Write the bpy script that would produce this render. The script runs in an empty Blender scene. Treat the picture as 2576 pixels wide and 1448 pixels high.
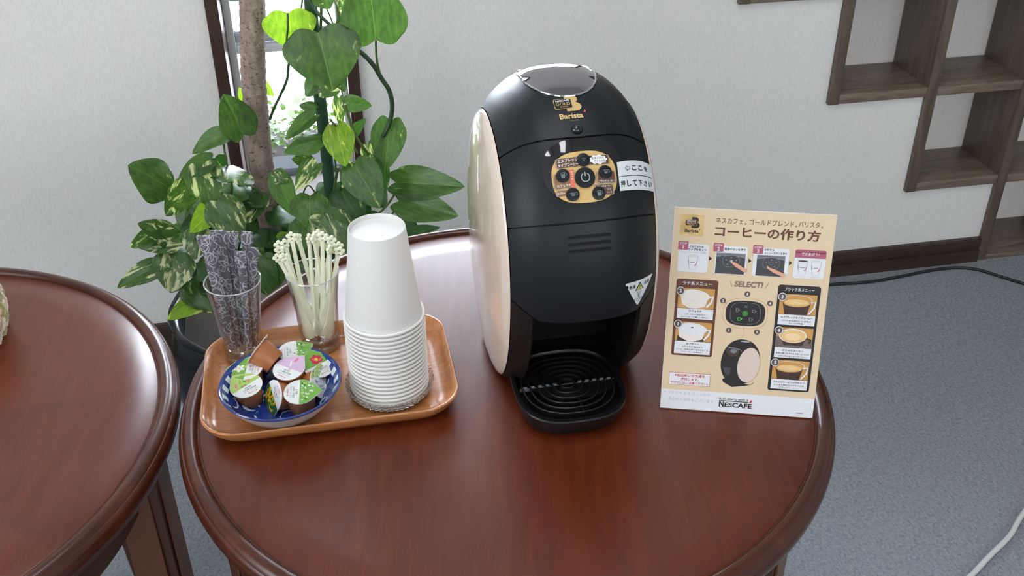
import bpy, bmesh, math, random
from math import sin, cos, pi, radians, sqrt, atan2
from mathutils import Vector, Matrix, Euler
random.seed(7)
D = bpy.data
SC = bpy.context.scene
COL = SC.collection

# ------------------------------------------------------------------ camera
CAMZ = 1.26
FPX = 2660.0
_d = Vector((1312 - 1288, -(4850 - 724), -FPX)).normalized()
_up = -_d
_fw = (Vector((0, 0, -1)) - Vector((0, 0, -1)).dot(_up) * _up).normalized()
_rt = _fw.cross(_up)
cam_data = D.cameras.new('camera')
cam = D.objects.new('camera', cam_data)
COL.objects.link(cam)
cam_data.sensor_width = 36.0
cam_data.lens = 36.0 * FPX / 2576
cam_data.clip_start = 0.02
cam_data.clip_end = 200
cam.matrix_world = Matrix.Translation((0, 0, CAMZ)) @ Matrix((_rt, _fw, _up)).to_4x4()
SC.camera = cam

# ------------------------------------------------------------------ light and exposure
SC.view_settings.view_transform = 'Standard'
SC.view_settings.look = 'None'
SC.view_settings.gamma = 1.0
SC.view_settings.use_curve_mapping = False
SC.view_settings.exposure = 0.36
world = D.worlds.new('overcast_sky')
SC.world = world
world.use_nodes = True
_bg = world.node_tree.nodes['Background']
_bg.inputs['Color'].default_value = (0.80, 0.88, 1.0, 1)
_bg.inputs['Strength'].default_value = 25.0

WA = radians(10.5)                       # direction of the back wall
WD = Vector((cos(WA), sin(WA), 0))
WN = Vector((-sin(WA), cos(WA), 0))
WC = 1.8427                              # distance of the back wall


def wp(w, n, z):
    """wall frame (along the wall, away from the camera, up) to world"""
    return WD * w + WN * n + Vector((0, 0, z))


def area(name, loc, rot_m, sx, sy, power, colour):
    l = D.lights.new(name, 'AREA')
    l.shape = 'RECTANGLE'
    l.size, l.size_y, l.energy, l.color = sx, sy, power, colour
    o = D.objects.new(name, l)
    COL.objects.link(o)
    o.matrix_world = Matrix.Translation(loc) @ rot_m.to_4x4()
    return o


def frame_to(d, up=Vector((0, 0, 1))):
    """rotation whose -Z looks along d"""
    z = -d.normalized()
    x = up.cross(z).normalized()
    y = z.cross(x)
    return Matrix((x, y, z)).transposed()


ROOM_L, ROOM_R, ROOM_F, ROOM_H = -2.5, 3.0, -2.6, 2.45
# daylight through the windows of the room (left side and behind the camera)
area('daylight_left', wp(ROOM_L + 0.012, -0.35, 1.55), frame_to(WD), 1.9, 1.2, 38, (0.94, 0.965, 1.0))
area('daylight_front_a', wp(-1.25, ROOM_F + 0.012, 1.5), frame_to(WN), 1.5, 1.3, 13, (0.95, 0.97, 1.0))
area('daylight_front_b', wp(1.2, ROOM_F + 0.012, 1.5), frame_to(WN), 1.7, 1.3, 25, (0.95, 0.97, 1.0))
# two lamps recessed in the ceiling
for _w in (-0.35, 0.30):
    area('ceiling_lamp_light', wp(_w, 0.55, ROOM_H - 0.012), Matrix.Identity(3), 0.17, 0.90, 4.6, (0.97, 0.98, 1.0))


# ------------------------------------------------------------------ helpers: pixels to points at a known depth
def ray(px, py):
    r = Vector((px - 1288, -(py - 724), -FPX))
    return Vector((r.dot(_rt), r.dot(_fw), r.dot(_up)))


def at_z(px, py, z):
    r = ray(px, py)
    return r * ((z - CAMZ) / r.z) + Vector((0, 0, CAMZ))


def at_y(px, py, Y):
    r = ray(px, py)
    return r * (Y / r.y) + Vector((0, 0, CAMZ))


# ------------------------------------------------------------------ materials
MATS = {}


def mat(name, col=(0.5, 0.5, 0.5), rough=0.5, metal=0.0, spec=0.5, coat=0.0, coat_rough=0.1, trans=0.0, ior=1.5,
        emit=None, estr=1.0, alpha=1.0):
    m = D.materials.new(name)
    m.use_nodes = True
    b = m.node_tree.nodes['Principled BSDF']
    b.inputs['Base Color'].default_value = (*col, 1)
    b.inputs['Roughness'].default_value = rough
    b.inputs['Metallic'].default_value = metal
    b.inputs['Specular IOR Level'].default_value = spec
    b.inputs['Coat Weight'].default_value = coat
    b.inputs['Coat Roughness'].default_value = coat_rough
    b.inputs['Transmission Weight'].default_value = trans
    b.inputs['IOR'].default_value = ior
    MATS[name] = m
    return m


class NT:
    """small node helper"""

    def __init__(s, m):
        s.t = m.node_tree
        s.n = s.t.nodes
        s.b = s.n['Principled BSDF']

    def new(s, kind, **kw):
        n = s.n.new(kind)
        for k, v in kw.items():
            if k in n.inputs.keys():
                n.inputs[k].default_value = v
            else:
                setattr(n, k, v)
        return n

    def link(s, a, b):
        s.t.links.new(a, b)

    def coords(s, scale=(1, 1, 1), rot=(0, 0, 0), src='Object'):
        c = s.new('ShaderNodeTexCoord')
        mp = s.new('ShaderNodeMapping')
        mp.inputs['Scale'].default_value = scale
        mp.inputs['Rotation'].default_value = rot
        s.link(c.outputs[src], mp.inputs['Vector'])
        return mp.outputs['Vector']

    def noise(s, vec, scale=5, detail=4, rough=0.55, dist=0.0):
        n = s.new('ShaderNodeTexNoise')
        n.inputs['Scale'].default_value = scale
        n.inputs['Detail'].default_value = detail
        n.inputs['Roughness'].default_value = rough
        n.inputs['Distortion'].default_value = dist
        if vec is not None:
            s.link(vec, n.inputs['Vector'])
        return n.outputs['Fac']

    def ramp(s, fac, stops, interp='LINEAR'):
        r = s.new('ShaderNodeValToRGB')
        r.color_ramp.interpolation = interp
        e = r.color_ramp.elements
        e[0].position, e[0].color = stops[0][0], (*stops[0][1], 1)
        e[1].position, e[1].color = stops[-1][0], (*stops[-1][1], 1)
        for p, c in stops[1:-1]:
            k = e.new(p)
            k.color = (*c, 1)
        s.link(fac, r.inputs['Fac'])
        return r.outputs['Color']

    def mix(s, a, b, fac, blend='MIX'):
        m = s.new('ShaderNodeMix', data_type='RGBA', blend_type=blend)
        for sock, v in ((m.inputs['Factor'], fac), (m.inputs['A'], a), (m.inputs['B'], b)):
            pass
        ins = [i for i in m.inputs if i.enabled]
        for i, v in zip((ins[0], ins[1], ins[2]), (fac, a, b)):
            if isinstance(v, bpy.types.NodeSocket):
                s.link(v, i)
            elif isinstance(v, (int, float)):
                i.default_value = v
            else:
                i.default_value = (*v, 1)
        return [o for o in m.outputs if o.enabled][0]

    def math(s, op, a, b=0.0, c=None):
        m = s.new('ShaderNodeMath', operation=op)
        for i, v in enumerate((a, b, c)):
            if v is None:
                continue
            if isinstance(v, bpy.types.NodeSocket):
                s.link(v, m.inputs[i])
            else:
                m.inputs[i].default_value = v
        return m.outputs[0]

    def bump(s, h, strength=0.2, dist=0.001):
        b = s.new('ShaderNodeBump')
        b.inputs['Strength'].default_value = strength
        b.inputs['Distance'].default_value = dist
        s.link(h, b.inputs['Height'])
        s.link(b.outputs['Normal'], s.b.inputs['Normal'])
        return b

    def col(s, c):
        s.link(c, s.b.inputs['Base Color'])

    def rough(s, r):
        s.link(r, s.b.inputs['Roughness'])


def m_wallpaper(name, tint):
    m = mat(name, tint, 0.85, spec=0.15)
    n = NT(m)
    v = n.coords((150, 150, 30))
    f = n.noise(v, 3.0, 6, 0.7)
    v2 = n.coords((30, 30, 6))
    f2 = n.noise(v2, 2.0, 3)
    a = tuple(c * 0.87 for c in tint)
    b = tuple(min(1, c * 1.07) for c in tint)
    warm = (min(1, tint[0] * 1.06), tint[1] * 0.97, tint[2] * 0.97)
    c = n.ramp(f, [(0.32, a), (0.5, tint), (0.68, b)])
    n.col(n.mix(c, warm, n.math('MULTIPLY', f2, 0.6)))
    n.bump(f, 0.35, 0.0012)
    return m


m_wallpaper('wallpaper', (0.80, 0.815, 0.80))
m_wallpaper('wallpaper_niche', (0.97, 0.96, 0.94))
mat('ceiling_white', (0.8, 0.8, 0.78), 0.9, spec=0.1)
mat('room_paint', (0.66, 0.67, 0.66), 0.9, spec=0.1)


def m_carpet():
    m = mat('carpet', (0.3, 0.34, 0.38), 1.0, spec=0.05)
    n = NT(m)
    v = n.coords((1, 1, 1), (0, 0, radians(35)))
    vs = n.coords((230, 80, 200), (0, 0, radians(-38)))
    f = n.noise(vs, 1.0, 4, 0.75)
    vb = n.coords((1, 1, 1))
    f2 = n.noise(vb, 200.0, 3, 0.7)
    f3 = n.noise(vb, 5.0, 3, 0.6)
    c = n.ramp(f, [(0.25, (0.07, 0.11, 0.15)), (0.42, (0.22, 0.27, 0.315)), (0.52, (0.31, 0.35, 0.385)), (0.62, (0.43, 0.395, 0.395)), (0.8, (0.54, 0.48, 0.455))])
    c2 = n.ramp(f2, [(0.3, (0.11, 0.15, 0.19)), (0.5, (0.30, 0.34, 0.375)), (0.7, (0.52, 0.475, 0.46))])
    c = n.mix(c, c2, 0.5)
    n.col(n.mix(c, (0.30, 0.315, 0.33), n.math('MULTIPLY', f3, 0.25)))
    n.bump(f2, 0.8, 0.004)
    return m


m_carpet()


def m_table(name, base, dark, light):
    m = mat(name, base, 0.30, spec=0.5, coat=0.15, coat_rough=0.42)
    n = NT(m)
    c = n.new('ShaderNodeTexCoord')
    sep = n.new('ShaderNodeSeparateXYZ')
    n.link(c.outputs['Object'], sep.inputs[0])
    ang = n.math('ARCTAN2', sep.outputs['Y'], sep.outputs['X'])
    k = n.math('FLOOR', n.math('MULTIPLY', n.math('ADD', ang, 0.55), 8 / (2 * pi)))
    par = n.math('MODULO', n.math('ABSOLUTE', n.math('MULTIPLY', k, 3.7)), 1.0)
    v = n.coords((55, 7, 20), (0, 0, radians(20)))
    g = n.noise(v, 1.6, 8, 0.65, 0.6)
    vb = n.coords((1, 1, 1))
    big = n.noise(vb, 7.0, 4, 0.6)
    col = n.ramp(g, [(0.25, dark), (0.5, base), (0.78, light)])
    col = n.mix(col, dark, n.math('MULTIPLY', big, 0.55))
    col = n.mix(col, light, n.math('MULTIPLY', par, 0.28))
    n.col(col)
    r = n.math('ADD', n.math('MULTIPLY', n.noise(vb, 14.0, 3, 0.5), 0.10), 0.27)
    n.rough(r)
    n.bump(n.noise(vb, 60.0, 4, 0.6), 0.03, 0.0006)
    return m


m_table('table_wood', (0.112, 0.0175, 0.0028), (0.066, 0.009, 0.0016), (0.165, 0.033, 0.0065))


def m_rim():
    m = mat('table_rim_wood', (0.09, 0.024, 0.011), 0.30, spec=0.5, coat=0.12, coat_rough=0.18)
    n = NT(m)
    v = n.coords((1, 1, 1))
    g = n.noise(v, 25.0, 6, 0.7)
    col = n.ramp(g, [(0.3, (0.042, 0.009, 0.004)), (0.55, (0.068, 0.014, 0.005)), (0.75, (0.10, 0.024, 0.009))])
    chips = n.noise(v, 75.0, 3, 0.8)
    ck = n.ramp(chips, [(0.735, (0, 0, 0)), (0.745, (1, 1, 1))])
    n.col(n.mix(col, (0.33, 0.17, 0.08), ck))
    n.bump(g, 0.08, 0.001)


m_rim()
mat('table_leg_wood', (0.06, 0.02, 0.009), 0.35)
mat('table_leg_panel', (0.12, 0.042, 0.017), 0.4)


def m_grain(name, base, dark, light, scale=(6, 60, 60), rot=(0, 0, 0), rough=0.4, coat=0.0, sc=1.5, ring=0.0):
    m = mat(name, base, rough, coat=coat, coat_rough=0.15)
    n = NT(m)
    v = n.coords(scale, rot)
    g = n.noise(v, sc, 8, 0.7, 0.8)
    v2 = n.coords(tuple(s * 6 for s in scale), rot)
    g2 = n.noise(v2, sc, 3, 0.6)
    c = n.ramp(g, [(0.3, dark), (0.5, base), (0.7, light)])
    n.col(n.mix(c, dark, n.math('MULTIPLY', n.math('POWER', g2, 3.0), 1.6)))
    n.bump(g2, 0.05, 0.0005)
    return m


m_grain('tray_wood', (0.50, 0.20, 0.065), (0.30, 0.10, 0.03), (0.62, 0.28, 0.10), (7, 75, 75), (0, 0, 0), 0.32, 0.4)
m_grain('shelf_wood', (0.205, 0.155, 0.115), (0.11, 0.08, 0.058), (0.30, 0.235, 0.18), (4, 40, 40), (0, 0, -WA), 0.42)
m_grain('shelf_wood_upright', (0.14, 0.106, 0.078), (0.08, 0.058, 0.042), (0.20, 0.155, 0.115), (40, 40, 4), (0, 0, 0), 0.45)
m_grain('trim_wood', (0.060, 0.030, 0.021), (0.032, 0.016, 0.012), (0.085, 0.045, 0.032), (30, 30, 4), (0, 0, 0), 0.4)
m_grain('baseboard_wood', (0.055, 0.032, 0.023), (0.03, 0.017, 0.013), (0.08, 0.05, 0.036), (4, 40, 40), (0, 0, 0), 0.4)


def m_plastic(name, col, rough, coat=0.0, bump=0.0, spec=0.5):
    m = mat(name, col, rough, coat=coat, coat_rough=0.03, spec=spec)
    n = NT(m)
    v = n.coords()
    f = n.noise(v, 90.0, 2)
    n.col(n.ramp(f, [(0.3, tuple(c * 0.98 for c in col)), (0.7, tuple(min(1, c * 1.02) for c in col))]))
    if bump:
        n.bump(n.noise(v, 1800.0, 2), bump, 0.0003)
    return m


m_plastic('black_matt', (0.0065, 0.0095, 0.0125), 0.42, bump=0.05, spec=0.32)
m_plastic('black_dark', (0.003, 0.003, 0.0035), 0.6, spec=.25)
m_plastic('black_gloss', (0.006, 0.006, 0.008), 0.06, coat=0.5)
m_plastic('black_brown', (0.008, 0.006, 0.0055), 0.5, spec=.3)
m_plastic('black_tray', (0.0045, 0.005, 0.006), 0.36, spec=.4)
m_plastic('cream_gloss', (0.72, 0.60, 0.51), 0.16, coat=0.6)
mat('chrome', (0.62, 0.62, 0.64), 0.05, metal=1.0)
mat('chrome_dark', (0.30, 0.29, 0.31), 0.06, metal=1.0)
m_plastic('gold_panel', (0.66, 0.44, 0.16), 0.25, coat=0.4)
mat('print_gold', (0.60, 0.42, 0.17), 0.4)
mat('print_white', (0.82, 0.84, 0.85), 0.5)
mat('print_red', (0.70, 0.05, 0.04), 0.5)
mat('print_redtab', (0.75, 0.16, 0.11), 0.4)
mat('print_brown', (0.12, 0.055, 0.032), 0.45)
mat('print_midbrown', (0.26, 0.13, 0.065), 0.45)
mat('print_grey', (0.33, 0.28, 0.25), 0.45)
mat('print_black', (0.012, 0.012, 0.014), 0.45)
mat('label_white', (0.74, 0.80, 0.82), 0.35, coat=0.3)
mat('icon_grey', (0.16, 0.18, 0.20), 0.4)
mat('icon_light', (0.42, 0.44, 0.46), 0.4)
mat('print_yellow', (0.80, 0.74, 0.16), 0.4)
mat('paper_cup', (0.70, 0.70, 0.69), 0.75, spec=0.2)
mat('cup_base', (0.80, 0.80, 0.80), 0.35, coat=0.6, coat_rough=0.3)
mat('paper_edge', (0.80, 0.80, 0.77), 0.6, spec=0.3)
mat('ivory_plastic', (0.83, 0.85, 0.66), 0.35)
mat('glass_clear', (1, 1, 1), 0.0, trans=1.0, ior=1.45)
def m_thin_glass():
    m = mat('glass_thin', (1, 1, 1), 0.0)
    n = NT(m)
    tr = n.new('ShaderNodeBsdfTransparent')
    tr.inputs['Color'].default_value = (0.965, 0.975, 0.97, 1)
    gl = n.new('ShaderNodeBsdfGlossy')
    gl.inputs['Roughness'].default_value = 0.02
    fr = n.new('ShaderNodeLayerWeight')
    fr.inputs['Blend'].default_value = 0.5
    mx = n.new('ShaderNodeMixShader')
    n.link(n.math('ADD', n.math('MULTIPLY', n.math('POWER', fr.outputs['Facing'], 3.0), 0.9), 0.05), mx.inputs[0])
    n.link(tr.outputs[0], mx.inputs[1])
    n.link(gl.outputs[0], mx.inputs[2])
    n.link(mx.outputs[0], n.n['Material Output'].inputs['Surface'])


m_thin_glass()
mat('glass_rim', (0.75, 0.78, 0.78), 0.05, trans=0.55, ior=1.5, coat=1.0)  # bright line along the rim put into a pale, half-clear colour
mat('glass_ribbed', (0.93, 0.92, 0.91), 0.03, trans=1.0, ior=1.45)
mat('window_glass', (1, 1, 1), 0.0, trans=1.0, ior=1.01)
mat('sash_white', (0.72, 0.74, 0.76), 0.35)
mat('sash_grey', (0.45, 0.49, 0.52), 0.4)
mat('brown_cup', (0.37, 0.135, 0.048), 0.38)
mat('cord_black', (0.012, 0.013, 0.016), 0.45)
mat('cord_white', (0.70, 0.72, 0.70), 0.45)
mat('soil', (0.03, 0.02, 0.014), 0.95)
m_plastic('pot_glaze', (0.006, 0.007, 0.009), 0.25, coat=0.0, spec=.25)
mat('stem_green', (0.10, 0.17, 0.04), 0.45)
mat('stem_dark', (0.030, 0.070, 0.028), 0.45)
mat('pole_green', (0.030, 0.085, 0.045), 0.35)
mat('kerb_stone', (0.012, 0.013, 0.014), 0.9, spec=.05)


def m_bark():
    m = mat('bark', (0.30, 0.22, 0.18), 0.9, spec=0.1)
    n = NT(m)
    v = n.coords((60, 60, 22))
    f = n.noise(v, 2.0, 8, 0.75, 0.4)
    v2 = n.coords((150, 150, 260))
    f2 = n.noise(v2, 1.0, 3, 0.7)
    c = n.ramp(f, [(0.3, (0.27, 0.195, 0.16)), (0.5, (0.45, 0.345, 0.30)), (0.7, (0.58, 0.47, 0.42))])
    k = n.ramp(f2, [(0.60, (0, 0, 0)), (0.65, (1, 1, 1))])
    n.col(n.mix(c, (0.15, 0.095, 0.07), k))
    n.bump(n.math('SUBTRACT', f, n.math('MULTIPLY', f2, 0.8)), 0.9, 0.004)


m_bark()


def m_leaf(name, dark, mid, cream, lo, hi, transl=0.22):
    m = mat(name, mid, 0.36, spec=0.45)
    n = NT(m)
    oi = n.new('ShaderNodeObjectInfo')
    uv = n.new('ShaderNodeTexCoord')
    mp = n.new('ShaderNodeMapping')
    mp.inputs['Scale'].default_value = (3.6, 1.7, 1)
    n.link(uv.outputs['UV'], mp.inputs['Vector'])
    off = n.new('ShaderNodeVectorMath', operation='ADD')
    n.link(mp.outputs['Vector'], off.inputs[0])
    cx = n.new('ShaderNodeCombineXYZ')
    n.link(n.math('MULTIPLY', oi.outputs['Random'], 37.0), cx.inputs[0])
    n.link(n.math('MULTIPLY', oi.outputs['Random'], 91.0), cx.inputs[2])
    n.link(cx.outputs[0], off.inputs[1])
    f = n.noise(off.outputs[0], 1.1, 5, 0.62, 0.9)
    f2 = n.noise(off.outputs[0], 4.0, 3, 0.6)
    g = n.ramp(f2, [(0.3, dark), (0.7, mid)])
    k = n.ramp(f, [(lo, (0, 0, 0)), (hi, (1, 1, 1))])
    # pale midrib
    sx = n.new('ShaderNodeSeparateXYZ')
    n.link(uv.outputs['UV'], sx.inputs[0])
    rib = n.math('LESS_THAN', n.math('ABSOLUTE', n.math('SUBTRACT', sx.outputs['X'], 0.5)), 0.008)
    c = n.mix(g, cream, k)
    c = n.mix(c, tuple(min(1, x * 1.5) for x in mid), n.math('MULTIPLY', rib, 0.7))
    n.col(c)
    n.bump(f2, 0.15, 0.001)
    tr = n.new('ShaderNodeBsdfTranslucent')
    bright = n.mix(c, (1.35, 1.5, 0.5), 1.0, 'MULTIPLY')
    n.link(bright, tr.inputs['Color'])
    ms = n.new('ShaderNodeMixShader')
    ms.inputs[0].default_value = transl
    n.link(n.b.outputs[0], ms.inputs[1])
    n.link(tr.outputs[0], ms.inputs[2])
    n.link(ms.outputs[0], n.n['Material Output'].inputs['Surface'])


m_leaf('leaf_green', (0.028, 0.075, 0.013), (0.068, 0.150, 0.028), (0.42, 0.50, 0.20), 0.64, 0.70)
m_leaf('leaf_variegated', (0.030, 0.080, 0.015), (0.075, 0.162, 0.032), (0.60, 0.63, 0.36), 0.535, 0.60)
m_leaf('leaf_lime', (0.13, 0.26, 0.02), (0.26, 0.40, 0.04), (0.62, 0.66, 0.20), 0.58, 0.70, 0.45)
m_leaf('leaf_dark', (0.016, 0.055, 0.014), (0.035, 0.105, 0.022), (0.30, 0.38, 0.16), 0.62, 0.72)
m_leaf('leaf_shrub', (0.008, 0.024, 0.006), (0.026, 0.055, 0.012), (0.10, 0.12, 0.05), 0.55, 0.70)


def m_wrapper():
    m = mat('wrapper_swirl', (0.13, 0.12, 0.135), 0.5)
    n = NT(m)
    c = n.new('ShaderNodeTexCoord')
    oi = n.new('ShaderNodeObjectInfo')
    base = (0.115, 0.105, 0.125)
    tot = None
    sx_ = n.new('ShaderNodeSeparateXYZ')
    n.link(c.outputs['Object'], sx_.inputs[0])
    cb_ = n.new('ShaderNodeCombineXYZ')
    n.link(sx_.outputs['X'], cb_.inputs[0])
    n.link(sx_.outputs['Z'], cb_.inputs[1])
    for sc_, off, rr in ((86, 0.0, 0.36), (110, 3.3, 0.33), (68, 7.7, 0.40), (96, 12.1, 0.38)):
        mp = n.new('ShaderNodeMapping')
        mp.inputs['Location'].default_value = (off, off * 1.7, off * 0.3)
        mp.inputs['Scale'].default_value = (sc_, sc_ * .8, sc_)
        n.link(cb_.outputs[0], mp.inputs['Vector'])
        ad = n.new('ShaderNodeVectorMath', operation='ADD')
        n.link(mp.outputs[0], ad.inputs[0])
        cb = n.new('ShaderNodeCombineXYZ')
        n.link(n.math('MULTIPLY', oi.outputs['Random'], 50.0), cb.inputs[1])
        n.link(cb.outputs[0], ad.inputs[1])
        vo = n.new('ShaderNodeTexVoronoi')
        vo.voronoi_dimensions = '2D'
        vo.inputs['Scale'].default_value = 1.0
        vo.inputs['Randomness'].default_value = 0.85
        n.link(ad.outputs[0], vo.inputs['Vector'])
        d = n.math('ABSOLUTE', n.math('SUBTRACT', vo.outputs['Distance'], rr))
        k = n.math('LESS_THAN', d, 0.028)
        # broken arcs
        k = n.math('MULTIPLY', k, n.math('GREATER_THAN', n.noise(ad.outputs[0], 1.3, 1), 0.42))
        tot = k if tot is None else n.math('MAXIMUM', tot, k)
    n.col(n.mix(base, (0.50, 0.50, 0.54), n.math('MULTIPLY', tot, 0.8)))


m_wrapper()


def m_bowl():
    mat('bowl_outside', (0.50, 0.47, 0.43), 0.35, coat=0.3)
    m = mat('bowl_inside', (0.02, 0.05, 0.25), 0.12, coat=0.5, coat_rough=0.03)
    n = NT(m)
    c = n.new('ShaderNodeTexCoord')
    s = n.new('ShaderNodeSeparateXYZ')
    n.link(c.outputs['Object'], s.inputs[0])
    ang = n.math('ARCTAN2', s.outputs['Y'], s.outputs['X'])
    rr = n.math('SQRT', n.math('ADD', n.math('POWER', s.outputs['X'], 2.0), n.math('POWER', s.outputs['Y'], 2.0)))
    k = n.math('MODULO', n.math('ADD', n.math('MULTIPLY', ang, 25 / (2 * pi)), 40.0), 1.0)
    sq = n.math('LESS_THAN', k, 0.50)
    b1 = n.math('MULTIPLY', n.math('GREATER_THAN', s.outputs['Z'], 0.0265), n.math('LESS_THAN', s.outputs['Z'], 0.0335))
    chk = n.math('MULTIPLY', sq, b1)
    # leafy scrolls lower down
    vo = n.new('ShaderNodeTexVoronoi')
    vo.inputs['Scale'].default_value = 52
    n.link(c.outputs['Object'], vo.inputs['Vector'])
    d = n.math('ABSOLUTE', n.math('SUBTRACT', vo.outputs['Distance'], 0.42))
    sw = n.math('MULTIPLY', n.math('LESS_THAN', d, 0.05), n.math('LESS_THAN', rr, 0.047))
    sw = n.math('MULTIPLY', sw, n.math('GREATER_THAN', n.noise(c.outputs['Object'], 60, 2), 0.45))
    allk = n.math('MAXIMUM', chk, sw)
    blue = n.ramp(n.noise(c.outputs['Object'], 90, 3), [(0.3, (0.010, 0.028, 0.17)), (0.7, (0.022, 0.06, 0.30))])
    n.col(n.mix(blue, (0.62, 0.74, 0.80), allk))


m_bowl()


# ------------------------------------------------------------------ mesh helpers
class MB:
    def __init__(s):
        s.v, s.f, s.m, s.uv = [], [], [], {}

    def add(s, vs, fs, mi=0):
        o = len(s.v)
        s.v += [Vector(v) for v in vs]
        for f in fs:
            s.f.append(tuple(i + o for i in f))
            s.m.append(mi)
        return s

    def box(s, lo, hi, mi=0, M=None, bev=0.0):
        x0, y0, z0 = lo
        x1, y1, z1 = hi
        if bev <= 0:
            vs = [(x0, y0, z0), (x1, y0, z0), (x1, y1, z0), (x0, y1, z0), (x0, y0, z1), (x1, y0, z1), (x1, y1, z1), (x0, y1, z1)]
            fs = [(0, 3, 2, 1), (4, 5, 6, 7), (0, 1, 5, 4), (1, 2, 6, 5), (2, 3, 7, 6), (3, 0, 4, 7)]
        else:
            bm = bmesh.new()
            bmesh.ops.create_cube(bm, size=1)
            for v in bm.verts:
                v.co = Vector(((x0 + x1) / 2 + v.co.x * (x1 - x0), (y0 + y1) / 2 + v.co.y * (y1 - y0), (z0 + z1) / 2 + v.co.z * (z1 - z0)))
            bmesh.ops.bevel(bm, geom=bm.edges[:], offset=bev, segments=2, profile=0.5, affect='EDGES')
            bm.verts.index_update()
            vs = [tuple(v.co) for v in bm.verts]
            fs = [tuple(v.index for v in f.verts) for f in bm.faces]
            bm.free()
        if M is not None:
            vs = [M @ Vector(v) for v in vs]
        return s.add(vs, fs, mi)

    def lathe(s, prof, n=48, mi=0, rmod=None, M=None, close=False):
        vs, fs = [], []
        k = len(prof)
        for i in range(n):
            a = 2 * pi * i / n
            for j, (r, z) in enumerate(prof):
                q = r * (rmod(a, j) if rmod else 1)
                p = Vector((q * cos(a), q * sin(a), z))
                vs.append(M @ p if M else p)
        for i in range(n):
            for j in range(k - 1):
                a, b = i * k + j, ((i + 1) % n) * k + j
                fs.append((a, b, b + 1, a + 1))
        s.add(vs, fs, mi)
        return s

    def tube(s, pts, rad, n=8, mi=0, caps=True, flat=None):
        pts = [Vector(p) for p in pts]
        rads = rad if isinstance(rad, (list, tuple)) else [rad] * len(pts)
        vs, fs = [], []
        up = None
        for i, p in enumerate(pts):
            t = (pts[min(i + 1, len(pts) - 1)] - pts[max(i - 1, 0)]).normalized()
            if up is None:
                up = Vector((0, -1, 0)) if abs(t.y) < 0.8 else Vector((1, 0, 0))
            x = up.cross(t).normalized()
            y = t.cross(x)
            up = y
            fx, fy = (1, 1) if flat is None else (flat(i) if callable(flat) else flat)
            for k in range(n):
                a = 2 * pi * k / n
                vs.append(p + (x * cos(a) * fx + y * sin(a) * fy) * rads[i])
        for i in range(len(pts) - 1):
            for k in range(n):
                a, b = i * n + k, i * n + (k + 1) % n
                fs.append((a, b, b + n, a + n))
        if caps:
            fs.append(tuple(reversed(range(n))))
            fs.append(tuple(range((len(pts) - 1) * n, len(pts) * n)))
        return s.add(vs, fs, mi)

    def poly(s, pts, mi=0):
        return s.add(pts, [tuple(range(len(pts)))], mi)

    def build(s, name, mats, parent=None, smooth=True, M=None, sharp=40, uv=None):
        me = D.meshes.new(name)
        me.from_pydata([tuple(v) for v in s.v], [], s.f)
        for m_ in (mats if isinstance(mats, (list, tuple)) else [mats]):
            me.materials.append(MATS[m_] if isinstance(m_, str) else m_)
        for p, mi in zip(me.polygons, s.m):
            p.material_index = mi
        if uv:
            l = me.uv_layers.new(name='UVMap')
            for p in me.polygons:
                for li in p.loop_indices:
                    l.data[li].uv = uv[me.loops[li].vertex_index]
        me.validate()
        me.update()
        o = D.objects.new(name, me)
        COL.objects.link(o)
        if smooth:
            me.shade_smooth()
            try:
                me.set_sharp_from_angle(angle=radians(sharp))
            except Exception:
                pass
        if parent is not None:
            o.parent = parent
        if M is not None:
            o.matrix_local = M
        return o


def smooth_path(pts, n=6):
    """Catmull-Rom through the points"""
    P = [Vector(p) for p in pts]
    if len(P) < 3:
        return P
    out = []
    for i in range(len(P) - 1):
        p0, p1, p2, p3 = P[max(i - 1, 0)], P[i], P[i + 1], P[min(i + 2, len(P) - 1)]
        for k in range(n):
            t = k / n
            out.append(0.5 * ((2 * p1) + (p2 - p0) * t + (2 * p0 - 5 * p1 + 4 * p2 - p3) * t * t + (3 * p1 - p0 - 3 * p2 + p3) * t ** 3))
    out.append(P[-1])
    return out


def tag(o, label=None, cat=None, group=None, kind=None):
    if label: o['label'] = label
    if cat: o['category'] = cat
    if group: o['group'] = group
    if kind: o['kind'] = kind
    return o


def thing(name, loc, rz=0.0, label=None, cat=None, group=None):
    o = D.objects.new(name, None)
    COL.objects.link(o)
    o.location = loc
    o.rotation_euler = (0, 0, rz)
    o.empty_display_size = 0.02
    return tag(o, label, cat, group)


def copy_tree(o, parent=None):
    c = o.copy()
    COL.objects.link(c)
    c.parent = parent
    for ch in list(o.children):
        copy_tree(ch, c)
    return c


_TEXT = {}


def text2d(s, bold=0.0):
    """flat lettering in a 1-high box: (verts2d, faces, width, y0, y1)"""
    key = (s, bold)
    if key not in _TEXT:
        cu = D.curves.new('t', 'FONT')
        cu.body = s
        cu.size = 1.0
        cu.resolution_u = 3
        cu.offset = bold
        o = D.objects.new('t', cu)
        COL.objects.link(o)
        dg = bpy.context.evaluated_depsgraph_get()
        dg.update()
        me = D.meshes.new_from_object(o.evaluated_get(dg))
        vs = [(v.co.x, v.co.y) for v in me.vertices]
        fs = [tuple(p.vertices) for p in me.polygons]
        D.meshes.remove(me)
        D.objects.remove(o)
        D.curves.remove(cu)
        if not vs:
            vs, fs = [(0, 0), (1, 0), (1, 1)], [(0, 1, 2)]
        xs = [v[0] for v in vs]
        ys = [v[1] for v in vs]
        _TEXT[key] = (vs, fs, min(xs), max(xs), min(ys), max(ys))
    return _TEXT[key]


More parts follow.
